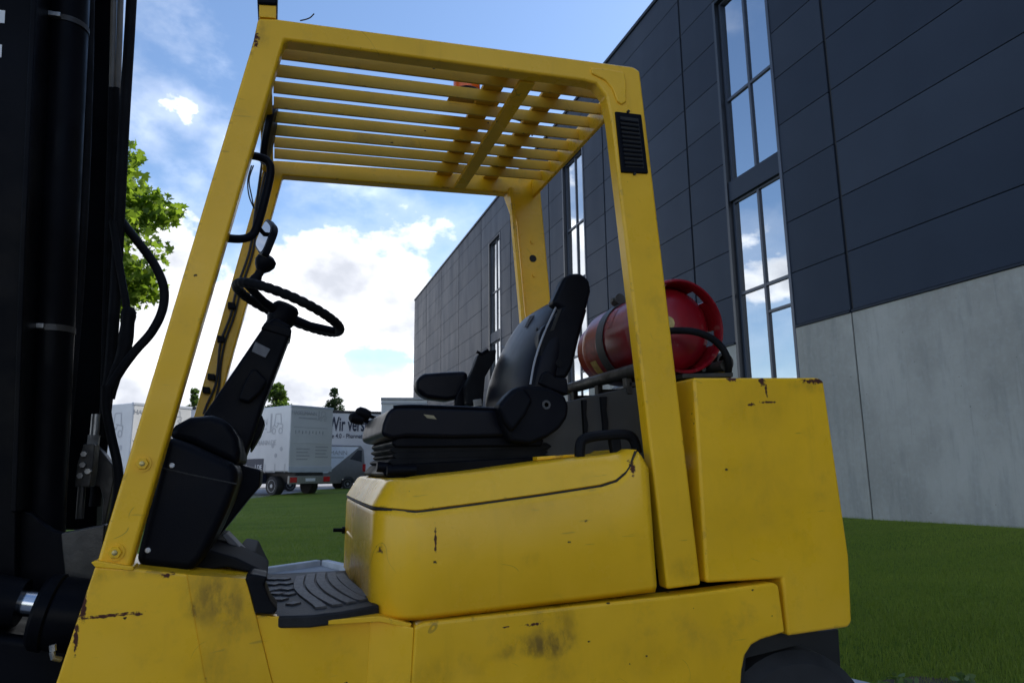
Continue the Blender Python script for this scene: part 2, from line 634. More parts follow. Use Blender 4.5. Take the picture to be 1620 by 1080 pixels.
# blow holes and fine board streaks
vo = t.nodes.new('ShaderNodeTexVoronoi'); vo.inputs['Scale'].default_value = 7.0
t.links.new(vec, vo.inputs['Vector'])
so = t.nodes.new('ShaderNodeSeparateColor'); t.links.new(vo.outputs['Color'], so.inputs[0])
hole = math_n(t, 'MULTIPLY', math_n(t, 'GREATER_THAN', so.outputs[0], 0.80), math_n(t, 'LESS_THAN', vo.outputs['Distance'], math_n(t, 'MULTIPLY', so.outputs[1], 0.07)))
c0 = mixc(t, math_n(t, 'MULTIPLY', hole, 0.7), c0, (0.06, 0.065, 0.06))
n4 = obj_noise(t, 5.0, 6, 0.7, vec=vec, stretch=(1, 3.5, 0.12))
c0 = mixc(t, math_n(t, 'MULTIPLY', maprange(t, n4, 0.56, 0.72, 0, 1), 0.20), c0, (0.12, 0.13, 0.12))
t.links.new(c0, b.inputs['Base Color'])
b.inputs['Roughness'].default_value = 0.82
bump(t, b, math_n(t, 'SUBTRACT', n3, math_n(t, 'MULTIPLY', hole, 0.8)), 0.25, 0.01)

# grass
m, t, b = new_mat('lawn')
g1 = obj_noise(t, 0.35, 5, 0.55)
g2 = obj_noise(t, 26.0, 6, 0.7)
g3 = obj_noise(t, 1.1, 4, 0.5, stretch=(0.25, 1.0, 1.0))
c0 = mixc(t, maprange(t, g1, 0.35, 0.65, 0, 1), (0.100, 0.168, 0.015), (0.165, 0.235, 0.023))
c0 = mixc(t, maprange(t, g3, 0.4, 0.62, 0, 0.6), c0, (0.220, 0.260, 0.036))
c0 = mixc(t, maprange(t, g2, 0.42, 0.72, 0, 0.75), c0, (0.034, 0.062, 0.009))
t.links.new(c0, b.inputs['Base Color'])
b.inputs['Roughness'].default_value = 0.9
b.inputs['Specular IOR Level'].default_value = 0.15
bump(t, b, g2, 0.9, 0.05)


def leaf_mat(name, ca, cb, tr, wt_=0.45):
    m, t, b = new_mat(name)
    f = obj_noise(t, 1.6, 4)
    ge = t.nodes.new('ShaderNodeNewGeometry')
    f = math_n(t, 'ADD', math_n(t, 'MULTIPLY', f, 0.55), math_n(t, 'MULTIPLY', ge.outputs['Random Per Island'], 0.45))
    col = mixc(t, maprange(t, f, 0.25, 0.75, 0, 1, False), ca, cb)
    t.links.new(col, b.inputs['Base Color'])
    b.inputs['Roughness'].default_value = 0.5
    b.inputs['Specular IOR Level'].default_value = 0.3
    trn = t.nodes.new('ShaderNodeBsdfTranslucent')
    t.links.new(mixc(t, 1.0, col, tr, 'MULTIPLY'), trn.inputs[0])
    mx = t.nodes.new('ShaderNodeMixShader')
    mx.inputs[0].default_value = wt_
    t.links.new(b.outputs[0], mx.inputs[1])
    t.links.new(trn.outputs[0], mx.inputs[2])
    t.links.new(mx.outputs[0], t.nodes['Material Output'].inputs[0])
    return m


leaf_mat('maple_leaf', (0.075, 0.128, 0.018), (0.15, 0.215, 0.032), (2.3, 2.3, 1.2), 0.5)
leaf_mat('far_leaf', (0.035, 0.068, 0.014), (0.085, 0.14, 0.024), (2.0, 2.0, 1.0), 0.4)
leaf_mat('dark_leaf', (0.016, 0.036, 0.012), (0.036, 0.066, 0.018), (1.4, 1.5, 1.0), 0.3)
leaf_mat('grass_blade', (0.125, 0.185, 0.020), (0.240, 0.300, 0.040), (1.2, 1.3, 0.8), 0.3)
leaf_mat('weed_leaf', (0.08, 0.13, 0.04), (0.13, 0.19, 0.06), (1.2, 1.3, 0.8), 0.3)

# coated window glass
m, t, b = new_mat('window_glass')
b.inputs['Base Color'].default_value = (0.010, 0.013, 0.016, 1)
b.inputs['Roughness'].default_value = 0.0
gl = t.nodes.new('ShaderNodeBsdfGlossy')
gl.inputs['Roughness'].default_value = 0.0
gl.inputs['Color'].default_value = (0.90, 0.95, 1.0, 1)
wv = obj_noise(t, 0.9, 2)
bn = t.nodes.new('ShaderNodeBump')
bn.inputs['Strength'].default_value = 0.03
bn.inputs['Distance'].default_value = 0.02
t.links.new(wv, bn.inputs['Height'])
t.links.new(bn.outputs[0], gl.inputs['Normal'])
mx = t.nodes.new('ShaderNodeMixShader')
mx.inputs[0].default_value = 0.62
t.links.new(b.outputs[0], mx.inputs[1])
t.links.new(gl.outputs[0], mx.inputs[2])
t.links.new(mx.outputs[0], t.nodes['Material Output'].inputs[0])

YB = (0.90, 0.50, 0.010)

# ------------------------------------------------------------------ ground
g = mk('ground', [(-600, -600, -0.02), (600, -600, -0.02), (600, 900, -0.02), (-600, 900, -0.02)], [(0, 1, 2, 3)], 'asphalt', smooth=False)
tag(g, 'dark asphalt ground reaching to the horizon', 'ground', kind='structure')


def ylow(x):
    return 9.42 + 0.72 * (x - 0.6) if x < 0.6 else 9.42 - (x - 0.6) / 0.374


ROADP = [(-9, 3.2), (-5, 17.0), (-0.47, 32.7), (2.12, 41.6), (4.46, 45.5), (6.5, 47.3), (12, 50.0), (30, 54.0)]


def yroad(x):
    for (a, b_), (c, d) in zip(ROADP, ROADP[1:]):
        if x <= c:
            return b_ + (d - b_) * (x - a) / (c - a)
    return ROADP[-1][1]


def hz(x, y):
    k = min(1.0, max(0.0, (x - 2.8) / 6.6))
    top = max(0.06, 0.45 - 0.0175 * y)
    return 0.055 + k * (top - 0.055) + 0.012 * mnoise.noise(Vector((x * 0.8, y * 0.8, 0)))


pv = [(-6.6, 4.25, 0.0), (-12, -8, 0.0), (6.8, -8, 0.0), (4.3, -0.5, 0), (0.6, 9.40, 0.0)]
p = mk('paved_yard', pv, [(0, 1, 2, 3, 4)], 'paving', smooth=False)
tag(p, 'light grey paved yard under the forklift', 'paving', kind='structure')

V, F = [], []
xs = [i * 0.35 - 6.5 for i in range(50)]
xs = sorted(set([x for x in xs] + [0.6, 10.4]))
ny = 90
for x in xs:
    y0 = max(ylow(x), -6.0) + 0.06
    y1 = yroad(x)
    for j in range(ny + 1):
        s = (j / ny) ** 1.6
        y = y0 + (y1 - y0) * s
        V.append((x, y, hz(x, y)))
for i in range(len(xs) - 1):
    for j in range(ny):
        a = i * (ny + 1) + j
        F.append((a, a + ny + 1, a + ny + 2, a + 1))
tag(mk('lawn', V, F, 'lawn'), 'mown green lawn between the yard and the hall', 'lawn', kind='structure')

# road beyond the lawn
V = [(-60, -20, -0.012), (-9.4, 3.2, -0.012)] + [(x, y - 0.05, -0.012) for x, y in ROADP[1:]] + [(60, 66, -0.012), (60, 160, -0.012), (-60, 160, -0.012)]
tag(mk('road', V, [tuple(range(len(V)))], 'road_pale', smooth=False), 'pale grey road where the lorries are parked', 'road', kind='structure')

# kerb stones along the yard edge
kerb = mk('kerb', [(0.55, 9.3, -0.1), (0.65, 9.3, -0.1), (0.65, 9.42, -0.1), (0.55, 9.42, -0.1)], [(0, 1, 2, 3)], 'kerb_stone', smooth=False)
tag(kerb, 'pale concrete kerb edging the lawn', 'kerb', kind='structure')
kme = None


def kerb_run(p0, p1, inward):
    global kme
    d = Vector((p1[0] - p0[0], p1[1] - p0[1], 0))
    n = int(d.length)
    d.normalize()
    for i in range(n):
        if kme is None:
            v, f = box_g((0.004, -0.05, -0.06), (0.994, 0.05, 0.07))
            o = mk('kerb_stone', v, f, 'kerb_stone', kerb, bevel=0.012)
            kme = o
        else:
            o = kme.copy()
            COL.objects.link(o)
            o.parent = kerb
        q = Vector((p0[0], p0[1], 0)) + d * i
        o.location = (q.x, q.y, random.uniform(-0.004, 0.004))
        o.rotation_euler = (0, 0, math.atan2(d.y, d.x))


kerb_run((0.62, 9.36), (4.3, -0.5), 1)
kerb_run((0.55, 9.40), (-6.6, 4.25), 1)

# grass blades
rng = np.random.default_rng(3)


def blades(name, pts, hmin, hmax, wid, label, mat='grass_blade'):
    n = len(pts)
    ang = rng.uniform(0, 2 * np.pi, n)
    h = rng.uniform(hmin, hmax, n)
    w = wid * rng.uniform(0.7, 1.3, n)
    lean = rng.uniform(0, 0.7, n) * h
    la = rng.uniform(0, 2 * np.pi, n)
    dx, dy = np.cos(ang) * w, np.sin(ang) * w
    v = np.empty((n, 3, 3), dtype=np.float32)
    v[:, 0, 0] = pts[:, 0] - dx; v[:, 0, 1] = pts[:, 1] - dy; v[:, 0, 2] = pts[:, 2] - 0.01
    v[:, 1, 0] = pts[:, 0] + dx; v[:, 1, 1] = pts[:, 1] + dy; v[:, 1, 2] = pts[:, 2] - 0.01
    v[:, 2, 0] = pts[:, 0] + np.cos(la) * lean; v[:, 2, 1] = pts[:, 1] + np.sin(la) * lean; v[:, 2, 2] = pts[:, 2] + h
    me = bpy.data.meshes.new(name)
    me.vertices.add(n * 3)
    me.vertices.foreach_set('co', v.reshape(-1))
    me.loops.add(n * 3)
    me.loops.foreach_set('vertex_index', np.arange(n * 3, dtype=np.int32))
    me.polygons.add(n)
    me.polygons.foreach_set('loop_start', np.arange(0, n * 3, 3, dtype=np.int32))
    me.update()
    me.validate()
    me.materials.append(MATS[mat])
    o = bpy.data.objects.new(name, me)
    COL.objects.link(o)
    tag(o, label, 'grass', kind='stuff')
    return o


pts = []
# right of the truck
N1 = 300000
x = rng.uniform(2.2, 9.45, N1 * 3); y = rng.uniform(1.5, 14.5, N1 * 3)
d2 = x * x + y * y
keep = (rng.uniform(0, 1, N1 * 3) < np.minimum(1, 30.0 / d2)) & (x / y > 0.62) & (x / y < 1.75)
x, y = x[keep], y[keep]
ok = y > (9.42 - (x - 0.6) / 0.374 + 0.08)
x, y = x[ok], y[ok]
pts.append(np.stack([x, y, [hz(a, b_) for a, b_ in zip(x, y)]], 1))
# behind the truck
N2 = 150000
x = rng.uniform(-3.0, 4.0, N2 * 3); y = rng.uniform(7.0, 34, N2 * 3)
keep = (rng.uniform(0, 1, N2 * 3) < np.minimum(1, (11.0 / y) ** 2)) & (x / y > -0.12) & (x / y < 0.13)
x, y = x[keep], y[keep]
ok = np.where(x < 0.6, y > 9.50 + 0.72 * (x - 0.6), y > 9.50 - (x - 0.6) / 0.374)
x, y = x[ok], y[ok]
pts.append(np.stack([x, y, [hz(a, b_) for a, b_ in zip(x, y)]], 1))
pts = np.concatenate(pts).astype(np.float32)
# bare strip by the kerb
bx, by = on_plane(1455, 1090, 2, 0.08)[:2]
dd = np.hypot((pts[:, 0] - bx) * 1.0 + (pts[:, 1] - by) * 0.5, (pts[:, 1] - by) * 0.9 - (pts[:, 0] - bx) * 0.5)
pts = pts[(dd > 0.22) | (rng.uniform(0, 1, len(pts)) < 0.30)]
blades('grass', pts, 0.015, 0.045, 0.0024, 'short green blades of grass covering the lawn')

# soil patch with weeds
V = [(bx, by, hz(bx, by) + 0.012)]
for k in range(28):
    a = 2 * math.pi * k / 28
    r = 0.26 * (1 + 0.35 * mnoise.noise(Vector((math.cos(a) * 2, math.sin(a) * 2, 4))))
    qx, qy = bx + math.cos(a) * r * 1.1, by + math.sin(a) * r * 0.75
    V.append((qx, qy, hz(qx, qy) + 0.005))
tag(mk('bare_soil', V, [(0, k + 1, (k + 1) % 28 + 1) for k in range(28)], 'soil'), 'patch of bare brown soil beside the kerb', 'soil', kind='structure')


def leaf_cluster(name, pts, size, mat, parent, lobed=False, up=0.25):
    """every leaf a small folded blade of its own"""
    n = len(pts)
    if lobed:
        shape = [(0, 0), (0.28, -0.06), (0.52, 0.16), (0.30, 0.30), (0.50, 0.62), (0.20, 0.58), (0.0, 1.0),
                 (-0.20, 0.58), (-0.50, 0.62), (-0.30, 0.30), (-0.52, 0.16), (-0.28, -0.06)]
    else:
        shape = [(0, 0), (0.32, 0.35), (0.20, 0.75), (0, 1.0), (-0.20, 0.75), (-0.32, 0.35)]
    k = len(shape)
    sh = np.array([(a, b_ - 0.35, -abs(a) * 0.35) for a, b_ in shape])
    V = np.empty((n, k, 3), dtype=np.float32)
    for i in range(n):
        nrm = Vector((rng.normal(), rng.normal(), rng.normal() + up * 4)).normalized()
        ax = Vector((rng.normal(), rng.normal(), rng.normal() - 0.5))
        ax = (ax - nrm * ax.dot(nrm)).normalized()
        sx = ax.cross(nrm)
        s = size * rng.uniform(0.6, 1.2)
        B = np.array([sx[:], ax[:], nrm[:]]) * s
        V[i] = sh @ B + pts[i]
    me = bpy.data.meshes.new(name)
    me.vertices.add(n * k)
    me.vertices.foreach_set('co', V.reshape(-1))
    me.loops.add(n * k)
    me.loops.foreach_set('vertex_index', np.arange(n * k, dtype=np.int32))
    me.polygons.add(n)
    me.polygons.foreach_set('loop_start', np.arange(0, n * k, k, dtype=np.int32))
    me.update(); me.validate()
    me.materials.append(MATS[mat])
    o = bpy.data.objects.new(name, me)
    COL.objects.link(o)
    o.parent = parent
    return o


for i in range(5):
    a, r = random.uniform(0, 6.28), random.uniform(0.05, 0.28)
    wx, wy = bx + math.cos(a) * r, by + math.sin(a) * r * 0.7
    e = empty('weed', (wx, wy, hz(wx, wy)))
    tag(e, 'small pale green weed sprouting from the bare soil by the kerb', 'weed', 'weeds on the bare soil')
    lp = np.array([[random.gauss(0, .025), random.gauss(0, .025), random.uniform(0.015, 0.07)] for _ in range(16)])
    leaf_cluster('foliage', lp, 0.045, 'weed_leaf', e)
    tube('stem', [(0, 0, -0.01), (0.004, 0, 0.03), (0.0, 0.004, 0.06)], 0.003, 'weed_leaf', e, n=5)


def tree(name, label, base, height, crown_c, crown_r, nleaf, size, mat, lobed=False, nclump=26, group=None, seed=1, lower=0.5, trunk_r=0.12, cone=0.0):
    """base on the ground, crown centre/radii relative to it"""
    rs = np.random.default_rng(seed)
    rd = random.Random(seed)
    e = empty(name, base)
    tag(e, label, 'tree', group)
    top = Vector(crown_c) + Vector((0, 0, crown_r[2] * 0.55))
    P = [Vector((0, 0, -0.1)), Vector((trunk_r * .2, 0, height * 0.2)), Vector(crown_c) * 0.75, top]
    gs = [tube_g(spline(P, 6), [trunk_r * (1 - 0.85 * i / 18) for i in range(19)], 9)]
    clumps = []
    for i in range(nclump):
        while True:
            q = Vector((rd.uniform(-1, 1), rd.uniform(-1, 1), rd.uniform(-1, 1)))
            if 0.25 < q.length < 1:
                break
        tap = 1.0 - cone * max(0.0, q.z + 0.5) / 1.5 if q.z > -0.1 else max(0.35, 1 + (q.z + 0.1) * lower)
        c = Vector((crown_c[0] + q.x * crown_r[0] * tap, crown_c[1] + q.y * crown_r[1] * tap, crown_c[2] + q.z * crown_r[2]))
        clumps.append((c, rd.uniform(0.24, 0.42) * ((crown_r[0] + crown_r[2]) * 0.5 if not cone else crown_r[0] * (1.5 - 0.7 * max(0, q.z)))))
        s = Vector((0, 0, max(height * 0.25, c.z - crown_r[2] * rd.uniform(0.3, 0.7))))
        s.x = crown_c[0] * s.z / max(0.1, crown_c[2]); s.y = crown_c[1] * s.z / max(0.1, crown_c[2])
        mid = (s + c) / 2 + Vector((rd.gauss(0, .1), rd.gauss(0, .1), 0.1)) * crown_r[0] * 0.4
        gs.append(tube_g(spline([s, mid, c], 4), [trunk_r * 0.30 * (1 - 0.8 * k / 8) for k in range(9)], 5))
    v, f = merge(*gs)
    mk('trunk', v, f, 'bark', e)
    pts_ = []
    for i in range(nleaf):
        c, r = clumps[rs.integers(len(clumps))]
        d = rs.normal(size=3)
        d /= np.linalg.norm(d)
        rr = r * rs.uniform(0.25, 1.0) ** 0.5
        pts_.append([c.x + d[0] * rr, c.y + d[1] * rr, c.z + d[2] * rr * 0.7])
    leaf_cluster('crown', np.array(pts_), size, mat, e, lobed)
    return e


mb = on_plane(128, 470, 1, 13.0)
tree('maple_tree', 'leafy bright green maple standing behind the forklift mast', (mb.x, 13.0, 0.0), 5.0,
     (-0.20, 0, 5.00), (1.30, 1.3, 2.3), 9500, 0.15, 'maple_leaf', True, 44, seed=5, lower=0.8, trunk_r=0.13)
for (px, pt, pb, Y, rx, mt, lab, sd_) in [
    (440, 600, 655, 58, 1.35, 'far_leaf', 'light green young tree above the tail of the tarpaulin lorry', 3),
    (529, 607, 655, 72, 1.25, 'dark_leaf', 'slim dark green tree above the navy lettered trailer', 4),
    (511, 640, 655, 78, 0.6, 'dark_leaf', 'smallest dark treetop left of the slim dark tree', 8),
    (306, 600, 660, 60, 0.85, 'far_leaf', 'narrow green treetop between the forklift front posts', 6),
    (571, 645, 660, 84, 1.1, 'dark_leaf', 'low dark treetop just left of the seat', 9)]:
    tp = on_plane(px, pt, 1, Y)
    zt = tp.z
    cr = max(1.0, (zt - 2.4) / 2)
    tree('far_tree', lab, (tp.x, Y, 0), zt * 0.6, (0, 0, zt - cr), (rx, rx, cr), 5200, 0.26, mt, False, 34, 'trees behind the lorries', sd_, 0.3, 0.12, 0.85)

# ------------------------------------------------------------------ the hall
HX = 9.5
hall = empty('industrial_hall', (HX, 0, 0))
tag(hall, 'anthracite metal clad industrial hall on a grey concrete plinth', 'building')
ROOF = 14.15
PL = 3.88
ROW = 1.055
joints = [-14.25, -9.55, -4.85, -0.15, 4.55, 9.25, 13.95, 18.65, 23.4, 28.1, 32.9, 37.6, 42.3, 47.0, 51.7]
wins = {5: (10.68, 12.50), 7: (20.18, 22.00), 9: (29.65, 31.47)}
WT, WB = 12.25, 0.55
# body behind the cladding, with openings left for the windows
gs = []
prev = joints[0]
for k in sorted(wins):
    a, b_ = wins[k]
    gs.append(box_g((0.07, prev + 0.01, -0.1), (0.5, a, ROOF - 0.05)))
    gs.append(box_g((0.07, a + 0.001, WT), (0.5, b_ - 0.001, ROOF - 0.05)))
    gs.append(box_g((0.07, a + 0.001, -0.1), (0.5, b_ - 0.001, WB)))
    prev = b_
gs.append(box_g((0.07, prev, -0.1), (0.5, joints[-1] - 0.01, ROOF - 0.05)))
gs.append(box_g((0.5, joints[0] + .01, -0.1), (0.6, joints[-1] - .01, ROOF - 0.05)))
gs.append(box_g((0.6, joints[-1] - .5, -0.1), (60, joints[-1] - .01, ROOF - 0.05)))
gs.append(box_g((0.6, joints[0] + .01, -0.1), (60, joints[0] + .5, ROOF - 0.05)))
gs.append(box_g((0.6, joints[0] + .5, ROOF - .4), (60, joints[-1] - .5, ROOF - 0.06)))
v, f = merge(*gs)
mk('wall', v, f, 'clad_seam', hall, smooth=False)
pan_cache = {}


def panel(name, y0, y1, z0, z1, mat, x0=0.0, x1=0.065, bev=0.006):
    key = (round(y1 - y0, 3), round(z1 - z0, 3), mat, x0, x1)
    if key not in pan_cache:
        v_, f_ = box_g((x0, 0, 0), (x1, y1 - y0, z1 - z0))
        o = mk(name, v_, f_, mat, hall, bevel=bev, seg=1)
        pan_cache[key] = o
    else:
        o = pan_cache[key].copy()
        COL.objects.link(o)
        o.parent = hall
    o.location = (0, y0, z0)
    return o


G = 0.009
for k in range(len(joints) - 1):
    a, b_ = joints[k] + 0.035, joints[k + 1] - 0.035
    z = PL
    while z < ROOF - 0.1:
        z1 = min(z + ROW, ROOF - 0.06)
        segs = [(a, b_)]
        if k in wins:
            wa, wb = wins[k]
            if z < WT - 0.2:
                segs = [(a, wa - 0.03), (wb + 0.03, b_)]
        for (s0, s1) in segs:
            panel('cladding_panel', s0, s1, z + G, z1 - G * 0.3, 'clad')
        z += ROW
    # concrete plinth elements
    segs = [(joints[k] + 0.012, joints[k + 1] - 0.012)]
    if k in wins:
        wa, wb = wins[k]
        segs = [(joints[k] + 0.012, wa - 0.03), (wb + 0.03, joints[k + 1] - 0.012)]
    for (s0, s1) in segs:
        panel('concrete_panel', s0, s1, -0.3, PL - 0.05, 'concrete', -0.02, 0.066, 0.01)
        panel('flashing', s0 + 0.01, s1 - 0.01, PL - 0.046, PL - 0.006, 'clad_trim', -0.045, 0.066, 0.004)
for y in joints:
    panel('joint_profile', y - 0.022, y + 0.022, PL, ROOF - 0.06, 'clad_seam', 0.030, 0.066, 0.003)
    if -10 < y < 51:
        panel('joint_seal', y - 0.011, y + 0.011, -0.3, PL - 0.06, 'grey_shroud', 0.0, 0.066, 0.002)
panel('parapet_trim', joints[0], joints[-1], ROOF - 0.055, ROOF + 0.05, 'clad_trim', -0.05, 0.45, 0.006)

for k in sorted(wins):
    y0, y1 = wins[k]
    wo_ = box('window', (0.172, y0 + 0.002, WB), (0.23, y1 - 0.002, WT), 'window_frame', hall, bevel=0)
    # reveal and frame
    def fr(nm, a, b_, mat='window_frame', bev=0.005):
        return box(nm, a, b_, mat, wo_, bevel=bev, seg=1)
    fr('reveal', (-0.02, y1 - 0.06, WB), (0.170, y1 + 0.028, WT + 0.03))
    fr('reveal', (-0.02, y0 - 0.028, WB), (0.170, y0 + 0.05, WT + 0.03), 'mullion')
    fr('lintel', (-0.021, y0 + 0.052, WT - 0.06), (0.170, y1 - 0.062, WT + 0.032), 'clad_trim')
    fr('sill', (-0.05, y0 + 0.052, WB - 0.03), (0.170, y1 - 0.062, WB + 0.04), 'mullion')
    fr('spandrel', (0.02, y0 + 0.052, 7.13), (0.170, y1 - 0.062, 7.60), 'clad')
    ym = (y0 + y1) / 2 - 0.03
    x0, x1 = 0.095, 0.165
    for (za, zb, tr, half) in ((7.602, WT - 0.062, 9.62, None), (WB + 0.042, 7.128, 4.95, 4.36)):
        fr('frame', (x0, y1 - 0.135, za), (x1, y1 - 0.064, zb), 'mullion')
        fr('frame', (x0, y0 + 0.054, za), (x1, y0 + 0.11, zb), 'mullion')
        fr('mullion', (x0 - 0.004, ym - 0.035, za), (x1, ym + 0.035, zb), 'mullion')
        fr('transom', (x0, y0 + 0.112, tr - 0.035), (x1, ym - 0.037, tr + 0.035), 'mullion')
        fr('transom', (x0, ym + 0.037, tr - 0.035), (x1, y1 - 0.137, tr + 0.035), 'mullion')
        fr('frame', (x0, y0 + 0.112, zb - 0.05), (x1, ym - 0.037, zb), 'mullion')
        fr('frame', (x0, ym + 0.037, zb - 0.05), (x1, y1 - 0.137, zb), 'mullion')
        fr('frame', (x0, y0 + 0.112, za), (x1, ym - 0.037, za + 0.05), 'mullion')
        fr('frame', (x0, ym + 0.037, za), (x1, y1 - 0.137, za + 0.05), 'mullion')
        zs_r = [za + 0.05, tr - 0.035, tr + 0.035, zb - 0.05]
        if half:
            fr('transom', (x0, y0 + 0.112, half - 0.03), (x1, ym - 0.037, half + 0.03), 'mullion')
            rs_ = [(za + 0.05, half - 0.03), (half + 0.03, tr - 0.035), (tr + 0.035, zb - 0.05)]
        else:
            rs_ = [(za + 0.05, tr - 0.035), (tr + 0.035, zb - 0.05)]
        for (pa, pb) in rs_:
            o = box('pane', (0.135, 0, 0), (0.145, ym - 0.037 - y0 - 0.112, pb - pa), 'window_glass', wo_, bevel=0, smooth=False)
            o.location = (0, y0 + 0.112, pa)
            o.rotation_euler = (0, random.uniform(-.004, .004), random.uniform(-.004, .004))
        for (pa, pb) in [(za + 0.05, tr - 0.035), (tr + 0.035, zb - 0.05)]:
            o = box('pane', (0.135, 0, 0), (0.145, y1 - 0.137 - ym - 0.037, pb - pa), 'window_glass', wo_, bevel=0, smooth=False)
            o.location = (0, ym + 0.037, pa)
            o.rotation_euler = (0, random.uniform(-.004, .004), random.uniform(-.004, .004))


# ------------------------------------------------------------------ parked vehicles
def wheel(parent, c, axis, r, w, name='wheel', tyre='tyre_rubber'):
    """c = centre of outer face, axis points inwards"""
    a = Vector(axis)
    o = lathe(name, [(r * 0.62, 0.0), (r * 0.93, 0.0), (r, w * 0.12), (r, w * 0.88), (r * 0.93, w), (r * 0.5, w)], c, axis, tyre, parent, 26)
    lathe('rim', [(0.02, -0.012), (r * 0.18, -0.012), (r * 0.2, 0.02), (r * 0.5, 0.05), (r * 0.56, 0.004), (r * 0.625, -0.004), (r * 0.625, 0.06)], c, axis, 'wheel_silver', o, 24)
    return o


def fork_logo(parent, o, ux, s, mat):
    """little line drawing of a lift truck on a tarpaulin; o lower left, ux along the face"""
    ux = Vector(ux)
    up = Vector((0, 0, 1))
    nrm = ux.cross(up)
    gs_ = []
    def ln(a, b_, w=0.028):
        p0 = Vector(o) + ux * a[0] * s + up * a[1] * s
        p1 = Vector(o) + ux * b_[0] * s + up * b_[1] * s
        d = (p1 - p0).normalized()
        q = d.cross(nrm) * w * s
        gs_.append(([p0 - q, p1 - q, p1 + q, p0 + q], [(0, 1, 2, 3)]))
    def ring(c, r, w=0.032):
        c = Vector(o) + ux * c[0] * s + up * c[1] * s
        v_ = []
        for k in range(16):
            d = ux * math.cos(k * math.pi / 8) + up * math.sin(k * math.pi / 8)
            v_ += [c + d * (r - w) * s, c + d * (r + w) * s]
        gs_.append((v_, [(2 * k, 2 * k + 1, (2 * k + 3) % 32, (2 * k + 2) % 32) for k in range(16)]))
    ln((0.05, 0.1), (0.05, 1.15)); ln((0.13, 0.1), (0.13, 1.15)); ln((-0.25, 0.12), (0.05, 0.12))
    ln((0.4, 0.45), (0.5, 1.1)); ln((0.5, 1.1), (0.95, 1.1)); ln((0.95, 1.1), (1.02, 0.5))
    ln((0.2, 0.35), (0.42, 0.5)); ln((0.42, 0.5), (0.62, 0.35)); ln((0.62, 0.6), (1.15, 0.5)); ln((1.15, 0.5), (1.15, 0.3))
    ln((0.62, 0.35), (0.8, 0.6))
    ring((0.38, 0.16), 0.15); ring((0.98, 0.16), 0.15)
    v_, f_ = merge(*gs_)
    return mk('printed_logo', v_, f_, mat, parent, smooth=False)


